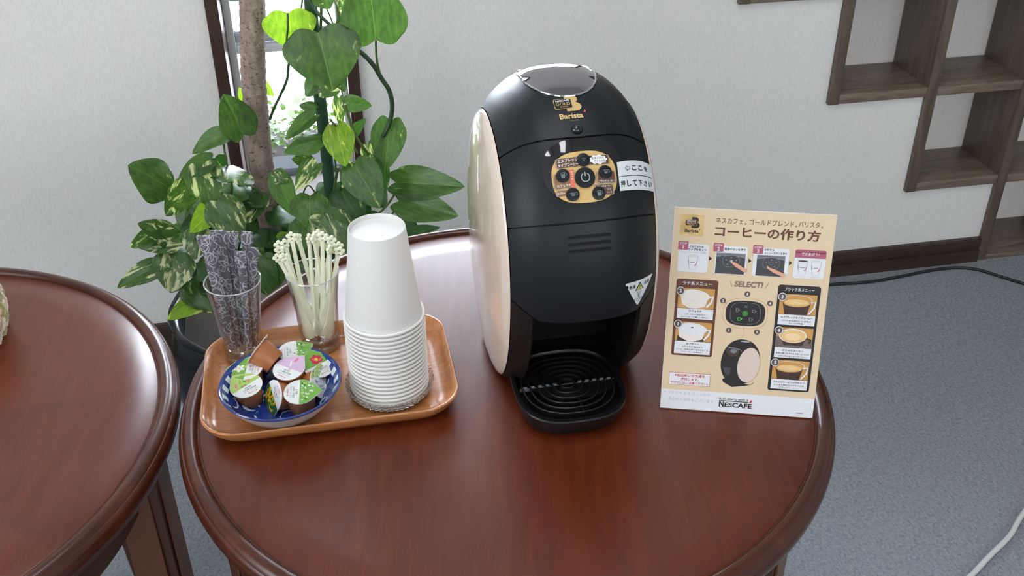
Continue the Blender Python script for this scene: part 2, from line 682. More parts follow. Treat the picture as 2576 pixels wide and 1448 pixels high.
class Flat:
    """2D drawing; every piece gets its layer height"""

    def __init__(s, mats):
        s.mats = mats
        s.v, s.f, s.m = [], [], []

    def mi(s, m):
        if m not in s.mats:
            s.mats.append(m)
        return s.mats.index(m)

    def add(s, vs, fs, m, lay):
        o = len(s.v)
        s.v += [(x, y, lay) for x, y in vs]
        k = s.mi(m)
        for f in fs:
            s.f.append(tuple(i + o for i in f))
            s.m.append(k)

    def poly(s, pts, m, lay=1, fan=False):
        if fan:
            cx = sum(p[0] for p in pts) / len(pts)
            cy = sum(p[1] for p in pts) / len(pts)
            rings = 5
            vs = [(cx, cy)]
            n = len(pts)
            for r in range(1, rings + 1):
                t = r / rings
                vs += [(cx + (x - cx) * t, cy + (y - cy) * t) for x, y in pts]
            fs = [(0, 1 + i, 1 + (i + 1) % n) for i in range(n)]
            for r in range(rings - 1):
                a = 1 + r * n
                for i in range(n):
                    fs.append((a + i, a + n + i, a + n + (i + 1) % n, a + (i + 1) % n))
            s.add(vs, fs, m, lay)
        else:
            s.add(pts, [tuple(range(len(pts)))], m, lay)

    def rect(s, x0, y0, x1, y1, m, lay=1, r=0.0, fan=False):
        s.poly(rrect(x0, y0, x1, y1, r), m, lay, fan)

    def ell(s, cx, cy, rx, ry, m, lay=1, n=28, rot=0.0, p=2.0, fan=False):
        s.poly(ellp(cx, cy, rx, ry, n, rot, p), m, lay, fan)

    def ring(s, pts_out, pts_in, m, lay=1):
        n = len(pts_out)
        s.add(list(pts_out) + list(pts_in), [(i, (i + 1) % n, n + (i + 1) % n, n + i) for i in range(n)], m, lay)

    def line(s, pts, w, m, lay=1):
        vs, fs = [], []
        for i, (x, y) in enumerate(pts):
            a = pts[max(i - 1, 0)]
            b = pts[min(i + 1, len(pts) - 1)]
            dx, dy = b[0] - a[0], b[1] - a[1]
            l = sqrt(dx * dx + dy * dy) or 1
            nx, ny = -dy / l * w / 2, dx / l * w / 2
            vs += [(x + nx, y + ny), (x - nx, y - ny)]
        for i in range(len(pts) - 1):
            fs.append((2 * i, 2 * i + 1, 2 * i + 3, 2 * i + 2))
        s.add(vs, fs, m, lay)

    def text(s, body, cx, cy, w, h, m, lay=2, bold=0.0, rot=0.0, slant=0.0):
        """centred on (cx, cy) and fitted into w x h (either may be None)"""
        vs, fs, x0, x1, y0, y1 = text2d(body, bold)
        kx = (w / (x1 - x0)) if w else None
        ky = (h / (y1 - y0)) if h else None
        kx = kx or ky
        ky = ky or kx
        mx, my = (x0 + x1) / 2, (y0 + y1) / 2
        out = []
        for x, y in vs:
            a, b = (x - mx) * kx, (y - my) * ky
            a += b * slant
            out.append((cx + a * cos(rot) - b * sin(rot), cy + a * sin(rot) + b * cos(rot)))
        s.add(out, fs, m, lay)

    def build(s, name, parent, fmap):
        mb = MB()
        mb.v = [Vector(fmap(x, y, l)) for x, y, l in s.v]
        mb.f, mb.m = s.f, s.m
        return mb.build(name, s.mats, parent, smooth=False)


def rrect(x0, y0, x1, y1, r=0.0, k=4):
    if x0 > x1: x0, x1 = x1, x0
    if y0 > y1: y0, y1 = y1, y0
    if r <= 0:
        return [(x0, y0), (x1, y0), (x1, y1), (x0, y1)]
    out = []
    for cx, cy, a0 in ((x1 - r, y0 + r, -90), (x1 - r, y1 - r, 0), (x0 + r, y1 - r, 90), (x0 + r, y0 + r, 180)):
        for i in range(k + 1):
            a = radians(a0 + 90 * i / k)
            out.append((cx + r * cos(a), cy + r * sin(a)))
    return out


def ellp(cx, cy, rx, ry, n=28, rot=0.0, p=2.0):
    out = []
    for i in range(n):
        a = 2 * pi * i / n
        c, s_ = cos(a), sin(a)
        x = rx * math.copysign(abs(c) ** (2 / p), c)
        y = ry * math.copysign(abs(s_) ** (2 / p), s_)
        out.append((cx + x * cos(rot) - y * sin(rot), cy + x * sin(rot) + y * cos(rot)))
    return out


# wall-frame matrix: local x along the wall, y away from the camera, z up
WM = Matrix((WD, WN, Vector((0, 0, 1)))).transposed().to_4x4()

# ------------------------------------------------------------------ the room
WIN2 = (0.08, 0.52, 0.78, 1.04)              # second small window, higher up
WIN_W0, WIN_W1, WIN_Z0, WIN_Z1 = -0.188, 0.062, 0.10, 1.38
PW, PZ = 0.2145, 0.2185                    # pitch of the stepped shelf
SX0 = 0.987                                # left edge of the post of step 2
COLS = [SX0 - PW + 0.0 * PW + (k) * PW for k in range(0, 9)]   # left edges of the posts
NSTEP_Z = [0.0, 0.196, 0.4145, 0.633, 0.8515, 1.07, 1.2885, 1.507]


def cell_open(ci, ri):
    """column ci (between posts ci and ci+1), row ri: a cubby of the staircase shelf"""
    return ci >= max(0, 3 - ri) and ci < 8 and ri < 6


def wall_with_holes(name, w0, w1, z0, z1, holes, n_front, thick, matname):
    ws = sorted({w0, w1, *[h[0] for h in holes], *[h[1] for h in holes]})
    zs = sorted({z0, z1, *[h[2] for h in holes], *[h[3] for h in holes]})
    mb = MB()
    for i in range(len(ws) - 1):
        for j in range(len(zs) - 1):
            a, b = (ws[i] + ws[i + 1]) / 2, (zs[j] + zs[j + 1]) / 2
            if any(h[0] < a < h[1] and h[2] < b < h[3] for h in holes):
                continue
            mb.box((ws[i], n_front, zs[j]), (ws[i + 1], n_front + thick, zs[j + 1]))
    bm_o = mb.build(name, matname, smooth=False, M=WM)
    tag(bm_o, kind='structure')
    return bm_o


holes = [(WIN_W0 + 0.012, WIN_W1 - 0.012, WIN_Z0, WIN_Z1), WIN2]
for r in range(6):
    c0 = max(0, 3 - r)
    holes.append((COLS[c0] + 0.01, COLS[8] + 0.01, (NSTEP_Z[r] if r else -0.001) + (0.01 if r else 0), NSTEP_Z[r + 1] + 0.01))
wall_back = wall_with_holes('wall_back', ROOM_L, ROOM_R, 0, ROOM_H, holes, WC, 0.13, 'wallpaper')
mb = MB()
mb.box((ROOM_L - 0.1, ROOM_F - 0.1, -0.1), (ROOM_R + 0.1, WC + 0.30, 0.0))
floor = mb.build('floor', 'carpet', smooth=False, M=WM)
tag(floor, kind='structure')
mb = MB().box((ROOM_L - 0.1, ROOM_F - 0.1, ROOM_H), (ROOM_R + 0.1, WC + 0.30, ROOM_H + 0.1))
tag(mb.build('ceiling', 'ceiling_white', smooth=False, M=WM), kind='structure')
# niche backing behind the shelf
mb = MB().box((COLS[0], WC + 0.141, -0.0), (ROOM_R, WC + 0.16, ROOM_H))
tag(mb.build('wall_niche', 'wallpaper_niche', smooth=False, M=WM), kind='structure')
mb = MB()
mb.box((ROOM_L - 0.1, ROOM_F, 0), (ROOM_L, WC + .13, ROOM_H))
tag(mb.build('wall_left', 'room_paint', smooth=False, M=WM), kind='structure')
mb = MB().box((ROOM_R, ROOM_F, 0), (ROOM_R + 0.1, WC + 0.16, ROOM_H))
tag(mb.build('wall_right', 'room_paint', smooth=False, M=WM), kind='structure')
mb = MB()
mb.box((ROOM_L, ROOM_F - 0.1, 0), (ROOM_R, ROOM_F, ROOM_H))
tag(mb.build('wall_front', 'room_paint', smooth=False, M=WM), kind='structure')
# window frames of the room windows outside the picture
mb = MB()
for y in (-1.3, -0.35, 0.56):
    mb.box((ROOM_L - 0.01, y, 0.95), (ROOM_L + 0.03, y + 0.045, 2.15))
for z in (0.95, 1.55, 2.11):
    mb.box((ROOM_L - 0.01, -1.3, z), (ROOM_L + 0.03, 0.6, z + 0.04))
tag(mb.build('window_2', 'sash_white', smooth=False, M=WM), kind='structure')
mb = MB()
for x in (-2.0, -1.27, -.54, .35, 1.18, 2.01):
    mb.box((x, ROOM_F - 0.01, 0.85), (x + 0.04, ROOM_F + 0.03, 2.15))
for z in (0.85, 2.11):
    mb.box((-2.0, ROOM_F - 0.01, z), (-.5, ROOM_F + 0.03, z + 0.04))
    mb.box((.35, ROOM_F - 0.01, z), (2.05, ROOM_F + 0.03, z + 0.04))
tag(mb.build('window_3', 'sash_white', smooth=False, M=WM), kind='structure')

# slit window in the back wall
win = thing('window_1', (0, 0, 0))
win.matrix_world = WM
tag(win, kind='structure')
T = 0.022
for w0, w1 in ((WIN_W0, WIN_W0 + T), (WIN_W1 - T, WIN_W1)):
    MB().box((w0, WC - 0.012, WIN_Z0 - T), (w1, WC + 0.125, WIN_Z1 + T), bev=0.0015).build('window_frame', 'trim_wood', win)
for z0 in (WIN_Z0 - T, WIN_Z1):
    MB().box((WIN_W0 + T, WC - 0.012, z0), (WIN_W1 - T, WC + 0.125, z0 + T), bev=0.0015).build('window_frame', 'trim_wood', win)
gi0, gi1 = WIN_W0 + T, WIN_W1 - T
for a, b in ((gi0, gi0 + 0.014), (gi1 - 0.010, gi1)):
    MB().box((a, WC + 0.06, WIN_Z0), (b, WC + 0.115, WIN_Z1), bev=0.0015).build('sash_stile', 'sash_white', win)
for z, h_, m_ in ((0.575, 0.016, 'sash_white'), (0.596, 0.022, 'sash_grey'), (0.672, 0.035, 'sash_grey'), (1.30, 0.03, 'sash_white'), (WIN_Z0, 0.03, 'sash_white')):
    MB().box((gi0 + 0.014, WC + 0.07, z), (gi1 - 0.010, WC + 0.11, z + h_), bev=0.002).build('sash_rail', m_, win)
MB().box((gi0 + 0.014, WC + 0.088, WIN_Z0 + .03), (gi1 - 0.010, WC + 0.092, WIN_Z1)).build('window_pane', 'window_glass', win, smooth=False)

win4 = thing('window_4', (0, 0, 0))
win4.matrix_world = WM
tag(win4, kind='structure')
for a_, b_, z0, z1 in ((WIN2[0] - T, WIN2[0], WIN2[2] - T, WIN2[3] + T), (WIN2[1], WIN2[1] + T, WIN2[2] - T, WIN2[3] + T), (WIN2[0], WIN2[1], WIN2[2] - T, WIN2[2]), (WIN2[0], WIN2[1], WIN2[3], WIN2[3] + T)):
    MB().box((a_, WC - 0.012, z0), (b_, WC + 0.125, z1), bev=0.0015).build('window_frame', 'trim_wood', win4)
# recessed ceiling lamps
for _w in (-0.35, 0.30):
    lp_ = MB()
    for a_, b_, c_, d_ in ((-.17, -.15, -.495, .495), (.15, .17, -.495, .495), (-.15, .15, -.495, -.475), (-.15, .15, .475, .495)):
        lp_.box((_w + a_, .55 + c_, ROOM_H - .02), (_w + b_, .55 + d_, ROOM_H + .01))
    lo_ = lp_.build('ceiling_lamp', 'sash_white', smooth=False, M=WM)
    tag(lo_, 'white rectangular ceiling lamp above the tables, %s one' % ('left' if _w < 0 else 'right'), 'lamp', 'ceiling lamps')

# baseboard under the wall up to the shelf
mb = MB()
for w0, w1 in ((ROOM_L, COLS[3]),):
    mb.box((w0, WC - 0.010, 0), (w1, WC + 0.001, 0.058))
    mb.box((w0, WC - 0.014, 0.042), (w1, WC - 0.008, 0.057))
    mb.box((w0, WC - 0.016, 0.0), (w1, WC - 0.008, 0.030))
tag(mb.build('baseboard_back', 'baseboard_wood', smooth=False, M=WM), kind='structure')

# ------------------------------------------------------------------ stepped shelf
shelf = thing('stepped_shelf', (0, 0, 0), 0, 'dark brown wooden stepped shelf with open square cubbies in the wall', 'shelf')
shelf.matrix_world = WM
F0, F1 = WC - 0.012, WC + 0.138
PT = 0.022
for k in range(0, 9):
    r0 = max(0, 3 - k)
    zb = NSTEP_Z[r0] if r0 else 0.0
    MB().box((COLS[k], F0, zb), (COLS[k] + PT, F1, NSTEP_Z[6] + 0.02), bev=0.0012).build('upright_panel', 'shelf_wood_upright', shelf)
for r in range(0, 7):
    c0 = max(0, 3 - r)
    for k in range(c0, 8):
        if r == 6 or True:
            z = NSTEP_Z[r] if r else 0.0
            hh = 0.02 if r else 0.012
            MB().box((COLS[k] + PT, F0 + 0.002, z), (COLS[k + 1], F1 - 0.0005, z + hh), bev=0.0010).build('shelf_board', 'shelf_wood', shelf)

# ------------------------------------------------------------------ outdoors, seen through the slit
mb = MB().box((-12, WC + 0.30, -0.25), (14, WC + 1.25, -0.10))
m_o = mat('paving', (0.07, 0.066, 0.064), 0.9, spec=.05)
NT(m_o).col(NT(m_o).ramp(NT(m_o).noise(NT(m_o).coords(), 30, 5), [(0.3, (0.021, 0.0185, 0.018)), (0.7, (0.030, 0.0265, 0.0255))]))
tag(mb.build('paved_path', 'paving', smooth=False, M=WM), kind='structure')
mat('sunlit_white_ground', (0.6, 0.6, 0.58), 0.95)  # white of overexposed sunlit ground put into the colour
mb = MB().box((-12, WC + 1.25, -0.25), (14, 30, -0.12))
tag(mb.build('outdoor_ground', 'sunlit_white_ground', smooth=False, M=WM), kind='structure')
kerb = MB().box((-3, WC + 0.93, -0.10), (3, WC + 1.02, -0.075), bev=0.006).build('kerb', 'kerb_stone', M=WM)
tag(kerb, 'grey stone kerb edging the paving outside the narrow window', 'kerb')
# ground-cover shrub behind the kerb
rnd = random.Random(3)
sv, sf, suv = MB(), [], {}
for i in range(2600):
    c = wp(rnd.uniform(-1.3, 0.7), WC + 1.06 + abs(rnd.gauss(0, 0.13)), -0.10 + rnd.random() * 0.11)
    d = Vector((rnd.uniform(-1, 1), rnd.uniform(-1, 1), rnd.uniform(-.2, 1))).normalized() * rnd.uniform(.016, .032)
    s_ = d.cross(Vector((rnd.uniform(-1, 1), rnd.uniform(-1, 1), 1))).normalized() * rnd.uniform(.008, .013)
    sv.add([c, c + d * .5 + s_, c + d, c + d * .5 - s_], [(0, 1, 2, 3)])
shr = sv.build('ground_cover', 'leaf_shrub', smooth=False)
tag(shr, 'light green leafy ground cover growing outside behind the kerb', 'plant', kind='stuff')


# ------------------------------------------------------------------ tables
def round_table(cx, cy, R, label, legs, rot):
    t = thing('round_table', (cx, cy, 0), rot, label, 'table')
    top = MB()
    prof = [(0.0, .600), (R - .060, .600), (R - .0215, .600), (R - .0200, .5988), (R - .0190, .5988), (R - .0178, .6016), (R - .0150, .6038), (R - .0115, .6042),
            (R - .0078, .6026), (R - .0054, .5998), (R - .0046, .5985)]
    rim = [(R - .0046, .5985), (R - .0034, .5985), (R - .0014, .5965), (R - .0003, .5925), (R, .5880), (R - .0012, .5825), (R - .0040, .5785), (R - .0060, .5770), (R - .0080, .5700), (R - .0130, .5650), (R - .03, .5640), (0.0, .5640)]
    top.lathe(prof[:4], 160)
    top.build('tabletop', 'table_wood', t, sharp=50)
    rm = MB().lathe(prof[3:] + rim[1:], 160)
    rm.build('rim_moulding', 'table_rim_wood', t, sharp=35)
    ap = MB().lathe([(R - .045, .5645), (R - .045, .505), (R - .048, .500), (R - .066, .500), (R - .066, .5645)], 96)
    ap.build('apron', 'table_leg_wood', t)
    for a in legs:
        a = radians(a)
        rr = R - .050
        M = Matrix.Translation((rr * cos(a), rr * sin(a), 0)) @ Matrix.Rotation(a, 4, 'Z')
        lg = MB()
        n_ = 8
        for k in range(n_):
            z0, z1 = .5635 * k / n_, .5635 * (k + 1) / n_
            def w(z):
                q = z / .5635
                return .014 + .012 * q ** 1.2, .0 + .030 * (1 - q) ** 2
            w0, o0 = w(z0)
            w1, o1 = w(z1)
            vs = []
            for z, ww, oo in ((z0, w0, o0), (z1, w1, o1)):
                vs += [(oo - ww, -ww, z), (oo + ww, -ww, z), (oo + ww, ww, z), (oo - ww, ww, z)]
            fs = [(0, 1, 5, 4), (1, 2, 6, 5), (2, 3, 7, 6), (3, 0, 4, 7)]
            if k == 0: fs.append((3, 2, 1, 0))
            if k == n_ - 1: fs.append((4, 5, 6, 7))
            lg.add([M @ Vector(v) for v in vs], fs)
        leg = lg.build('leg', 'table_leg_wood', t, sharp=30)
        pn = MB()
        for sy in (-1, 1):
            pn.box((-.016, sy * .0262 - .001, .30), (.016, sy * .0262 + .001, .555), M=M)
        pn.box((.0255, -.016, .30), (.0275, .016, .555), M=M)
        pn.build('leg_panel', 'table_leg_panel', leg, smooth=False)
    # lower shelf
    MB().lathe([(0, .18), (R - .10, .18), (R - .095, .172), (R - .10, .165), (0, .165)], 80).build('lower_shelf', 'table_leg_wood', t)
    return t


round_table(-0.0055, 0.8487, 0.3235, 'round dark red-brown wooden table carrying the coffee machine, tray and card', (-31, 31, 149, 211), 0)
round_table(-0.6426, 0.7655, 0.3160, 'round dark red-brown wooden table cut off by the left edge of the picture', (2, 92, 182, 272), radians(3))
TT = 0.600


# ------------------------------------------------------------------ coffee machine
MO = Vector((.0683, .7899, TT + .0006))
MA = radians(10.7746)
mach = thing('coffee_machine', MO, MA, 'black capsule-shaped coffee machine with glossy cream side shells and gold button panel', 'coffee machine')
YC, ZC, AA, BT, BB_, W0, WW = .1254, .1373, .1357, .1645, .1559, .0674, .0822
FA, FT, FB, PWR = .2042, .2130, .0546, 2.9064


def surf(u, t, k=1.0, zmin=0.008):
    """point of the machine's outside: u across, t the angle (0 front, 90 top)"""
    au = abs(u)
    q = min(au / W0, 1) ** PWR
    kk = sqrt(max(0, 1 - ((au - W0) / (WW - W0)) ** 2)) if au > W0 else 1
    tr = radians(t)
    top = sin(tr) > 0
    sa = (1 - FA * q) * kk * k
    sb = (1 - (FT if top else FB) * q) * kk * k
    return Vector((u, YC - AA * sa * cos(tr), max(zmin, ZC + (BT if top else BB_) * sb * sin(tr))))


def snorm(u, t):
    e = 1e-3
    u_ = max(-W0 + 2e-3, min(W0 - 2e-3, u))
    a = surf(u_ + e, t) - surf(u_ - e, t)
    b = surf(u_, t + .3) - surf(u_, t - .3)
    return a.cross(b).normalized()


if snorm(0, 45).y > 0:
    _sn = snorm
    def snorm(u, t): return -_sn(u, t)


def patch(u0, u1, tlo, thi, nu, nt, off=0.0, thick=.004, mi=0, k=1.0, mb=None):
    """solid curved panel following the outside"""
    mb = mb or MB()
    vs = []
    for lay in (0, 1):
        for i in range(nu + 1):
            u = u0 + (u1 - u0) * i / nu
            a, b = tlo(u) if callable(tlo) else tlo, thi(u) if callable(thi) else thi
            for j in range(nt + 1):
                t = a + (b - a) * j / nt
                p = surf(u, t, k)
                nrm = snorm(u, t)
                q = p + nrm * (off - lay * thick)
                q.z = max(.006, q.z)
                vs.append(q)
    n1 = (nu + 1) * (nt + 1)
    fs = []
    id_ = lambda l, i, j: l * n1 + i * (nt + 1) + j
    for i in range(nu):
        for j in range(nt):
            fs.append((id_(0, i, j), id_(0, i + 1, j), id_(0, i + 1, j + 1), id_(0, i, j + 1)))
            fs.append((id_(1, i, j), id_(1, i, j + 1), id_(1, i + 1, j + 1), id_(1, i + 1, j)))
    for i in range(nu):
        fs.append((id_(0, i, 0), id_(1, i, 0), id_(1, i + 1, 0), id_(0, i + 1, 0)))
        fs.append((id_(0, i, nt), id_(0, i + 1, nt), id_(1, i + 1, nt), id_(1, i, nt)))
    for j in range(nt):
        fs.append((id_(0, 0, j), id_(0, 0, j + 1), id_(1, 0, j + 1), id_(1, 0, j)))
        fs.append((id_(0, nu, j), id_(1, nu, j), id_(1, nu, j + 1), id_(0, nu, j + 1)))
    return mb.add(vs, fs, mi)


E_ = W0 - .0004
lid_seam = lambda u: 55.8 + 4.0 * (u / W0) ** 2
mid_seam = lambda u: 27.8 + 1.2 * (u / W0) ** 2
visor = lambda u: (-6.2 if abs(u) < .046 else -6.2 + (abs(u) - .046) / (W0 - .046) * 5.6)
patch(-E_, E_, lambda u: lid_seam(u) + .35, 168, 36, 56, 0).build('tank_lid', 'black_matt', mach)
patch(-E_, E_, lambda u: mid_seam(u) + .3, lambda u: lid_seam(u) - .35, 36, 20, 0).build('control_front', 'black_matt', mach)
patch(-E_, E_, visor, lambda u: mid_seam(u) - .3, 44, 26, 0).build('brew_cover', 'black_matt', mach)
patch(-E_, E_, 168.8, 262, 24, 40, 0).build('back_cover', 'black_matt', mach)
for s_ in (-1, 1):
    a, b = (-E_, -.0505) if s_ < 0 else (.0505, E_)
    patch(a, b, -76, lambda u: visor(u) - .6, 8, 26, 0).build('column', 'black_brown', mach)
# core behind the panels, with the cup bay
core = MB()
patch(-W0 + .002, W0 - .002, -5, 262, 24, 90, off=-.0015, thick=.004, mb=core)
ts_ = [-80 + 76 * i / 16 for i in range(17)]
YB = .105
for s_ in (-1, 1):
    vs = []
    for t in ts_:
        p = surf(s_ * .0505, t)
        vs += [p + Vector((0, .001, 0)), Vector((s_ * .0505, YB, p.z))]
    core.add(vs, [(2 * i, 2 * i + 1, 2 * i + 3, 2 * i + 2) for i in range(16)])
ztop = surf(0, -6).z
core.add([(-.0505, YB, .0), (.0505, YB, 0), (.0505, YB, ztop + .004), (-.0505, YB, ztop + .004)], [(0, 1, 2, 3)])
core.add([(-.0505, surf(.05, -5).y + .003, ztop + .003), (.0505, surf(.05, -5).y + .003, ztop + .003), (.0505, YB, ztop + .003), (-.0505, YB, ztop + .003)], [(0, 1, 2, 3)])
core.build('inner_housing', 'black_dark', mach)
noz = MB().lathe([(0, ztop - .014), (.010, ztop - .014), (.013, ztop - .010), (.014, ztop + .004)], 24, M=Matrix.Translation((0, .045, 0)))
noz.build('nozzle', 'black_gloss', mach)
# base
base = MB()
pts = ellp(-.002, .13, .058, .125, 48, 0, 3.0)
for z0, z1, k0, k1 in ((0, .010, .97, 1.0), (.010, .022, 1.0, .98)):
    n_ = len(pts)
    base.add([(-.002 + (x + .002) * k0, .13 + (y - .13) * k0, z0) for x, y in pts] + [(-.002 + (x + .002) * k1, .13 + (y - .13) * k1, z1) for x, y in pts],
             [(i, (i + 1) % n_, n_ + (i + 1) % n_, n_ + i) for i in range(n_)])
base.add([(x, y, .022) for x, y in pts], [tuple(range(len(pts)))])
base.build('base', 'black_brown', mach)
# side shells
for s_ in (-1, 1):
    sh = MB()
    nu, nt = 22, 120
    vs = []
    for i in range(nu + 1):
        q = sin(pi / 2 * i / nu)
        u = (W0 + .0004 + (WW - W0 - .0006) * q)
        for j in range(nt):
            t = -90 + 360 * j / nt
            p = surf(s_ * u, t)
            sc_ = 1.0
            vs.append(p)
    fs = []
    for i in range(nu):
        for j in range(nt):
            a, b = i * nt + j, i * nt + (j + 1) % nt
            f = (a, b, b + nt, a + nt)
            fs.append(f if s_ > 0 else f[::-1])
    fs.append(tuple(nu * nt + j for j in range(nt)))
    sh.add(vs, fs)
    sh.build('side_shell', 'cream_gloss', mach, sharp=60)


def dmap(u0, t0, rot=0.0):
    """flat drawing in millimetres around (u0, t0) laid on the machine"""
    tr = radians(t0)
    R_ = sqrt((AA * sin(tr)) ** 2 + (BT * cos(tr)) ** 2)

    def f(x, y, lay):
        a = (x * cos(rot) - y * sin(rot)) / 1000
        b = (x * sin(rot) + y * cos(rot)) / 1000
        u, t = u0 + a, t0 + math.degrees(b / R_)
        n = snorm(u, t)
        return surf(max(-W0, min(W0, u)), t) + n * (.0002 + .00018 * lay)
    return f


# chrome lid button
cb = MB()
def dome(u0, t0, hu, ht, hgt, p=2.4, n=64, rings=8, edge=.0008, lift=0):
    vs, fs = [], []
    tr_ = radians(t0)
    for r in range(rings + 1):
        q = r / rings
        for x, y in ellp(0, 0, hu * max(q, .001), ht * max(q, .001), n, 0, p):
            u, t = u0 + x, t0 + y
            pt = surf(u, t) + snorm(u, t) * (lift + edge + hgt * (1 - q ** 3))
            vs.append(pt)
    for x, y in ellp(0, 0, hu * 1.02, ht * 1.02, n, 0, p):
        vs.append(surf(u0 + x, t0 + y) - snorm(u0 + x, t0 + y) * .0015)
    for r in range(rings + 1):
        for i in range(n):
            a, b = r * n + i, r * n + (i + 1) % n
            fs.append((a, a + n, b + n, b))
    return vs, fs
vs, fs = dome(-.0005, 97.0, .0335, 22.5, .0016, p=2.3)
cb.add(vs, [f[::-1] for f in fs])
lb = cb.build('lid_button', 'chrome_dark', mach, sharp=60)
tag(lb, 'shiny chrome oval button')
rg = MB()
path = ellp(0, 0, .0342, 23.1, 72, 0, 2.3)
pp_ = [surf(-.0005 + x, 97 + y) + snorm(-.0005 + x, 97 + y) * .0006 for x, y in path]
rg.tube(pp_ + [pp_[0]], .0011, 8, caps=False)
rg.build('lid_button_rim', 'chrome', mach)

# glossy ring and gold plate
vs, fs = dome(-.0010, 45.3 - .2, .0345, 10.2, .0004, p=2.7, edge=.0010)
ring = MB().add(vs, [f[::-1] for f in fs]).build('control_bezel', 'black_gloss', mach, sharp=60)
GP = (-.0010, 42.2)
fl = Flat(['gold_panel'])
fl.poly(ellp(0, 0, 28.0, 22.3, 56, 0, 2.7), 'gold_panel', 9, fan=True)
def label_plate(pts, colr):
    cx = sum(p[0] for p in pts) / len(pts); cy = sum(p[1] for p in pts) / len(pts)
    def grow(g):
        out = []
        for x, y in pts:
            l = sqrt((x - cx) ** 2 + (y - cy) ** 2)
            out.append((cx + (x - cx) * (1 + g / l), cy + (y - cy) * (1 + g / l)))
        return out
    fl.poly(grow(1.1), 'print_midbrown', 10)
    fl.poly(grow(.75), 'print_grey2', 11)
    fl.poly(grow(.1), colr, 12)
mat('print_grey2', (0.50, 0.44, 0.36), 0.45)
label_plate(rrect(-22.5, 9.0, -4, 17.2, 1.6), 'print_brown')
label_plate(rrect(3, 9.5, 22.5, 17.2, 1.6), 'print_brown')
label_plate(rrect(-26, -8.3, -12, 4, 1.6), 'print_midbrown')
label_plate(rrect(11, -6.9, 26.0, 2.5, 1.6), 'print_brown')
label_plate(rrect(8, -16.8, 23.2, -8.4, 1.6), 'print_brown')
label_plate(rrect(-25.0, -14.6, -12, -10.2, 1.4), 'print_midbrown')
fl.text('エスプレッソ', -13.2, 15.0, 17, 3.2, 'print_white', 13, bold=.02)
fl.text('タイプコーヒー', -13.0, 11.2, 17.5, 3.0, 'print_white', 13, bold=.02)
cloud = [(13.2 + (7.6 + .5 * cos(9 * a)) * cos(a), 13.4 + (4.0 + .5 * cos(9 * a)) * sin(a)) for a in [2 * pi * i / 54 for i in range(54)]]
fl.poly(cloud, 'print_white', 14)
fl.text('氷を入れて', 13.0, 14.8, 11, 2.2, 'print_black', 15)
fl.text('アイスでも', 14.3, 11.8, 10, 2.0, 'print_black', 15)
fl.text('カフェラテ', -18.6, -6.2, 12, 2.5, 'print_white', 13, bold=.02)
fl.text('カプチーノ', -20.7, -12.4, 8.0, 2.4, 'print_white', 13, bold=.02)
fl.text('ブラックコーヒー', 18.5, -5.4, 14, 2.1, 'print_white', 13, bold=.02)
fl.text('ブラックコーヒー', 15.6, -9.7, 13.5, 2.0, 'print_white', 13, bold=.02)
fl.text('マグ', 19.8, -12.6, 3.6, 1.8, 'print_white', 13)
fl.text('サイズ', 19.8, -15.2, 4.6, 1.8, 'print_white', 13)
fl.rect(-13.0, -9.4, -9.3, 6.4, 'print_redtab', 14)
fl.text('おすすめ', -11.1, 1.6, 7.5, 2.2, 'print_white', 15, rot=-pi / 2)
gp = fl.build('button_panel', mach, dmap(*GP))
tag(gp, 'gold oval panel with printed drink names')


def button(u, t, r, icon, big=False):
    vs, fs = [], []
    R_ = sqrt((AA * sin(radians(t))) ** 2 + (BT * cos(radians(t))) ** 2)
    ht = math.degrees(r / R_)
    v, f = dome(u, t, r, ht, .0004, p=2.0, n=40, rings=5, edge=.0032)
    f2 = [x[::-1] for x in f]
    b = MB().add(v, f2).build('button', 'black_matt', mach, sharp=50)
    m_ = dmap(u, t)
    fl = Flat(['icon_grey'])
    icon(fl)
    fl.build('icon', b, lambda x, y, l: m_(x, y, 24))
    return b


def ic_power(f):
    pts = [(3.6 * sin(a), 3.6 * cos(a)) for a in [radians(28 + 304 * i / 30) for i in range(31)]]
    f.line(pts, .8, 'icon_light')
    f.line([(0, 1.0), (0, 4.6)], .8, 'icon_light')
def cup_icon(w0, w1, h, handle=True, c='icon_grey'):
    def g(f):
        f.poly([(-w0, h), (w0, h), (w1, -h), (-w1, -h)], c)
        f.poly([(-w0 + .5, h - .6), (w0 - .5, h - .6), (w0 - .6, h - 1.4), (-w0 + .6, h - 1.4)], 'black_matt')
        if handle:
            f.line([(w0 + 1.3 * sin(a) - .1, .4 + 1.2 * cos(a)) for a in [pi * i / 8 for i in range(9)]], .45, c)
    return g
button(-.0012, 41.7, .0088, ic_power)
button(-.0006, 47.5, .0057, cup_icon(1.8, .8, 1.2, False))
button(-.0197, 43.1, .0057, cup_icon(2.0, 1.3, 2.4))
button(.0170, 43.0, .0057, cup_icon(2.0, 1.1, 1.6))
button(-.0132, 36.8, .0057, cup_icon(2.5, 1.3, 1.4))
button(.0093, 36.4, .0057, cup_icon(1.8, 1.6, 2.2))

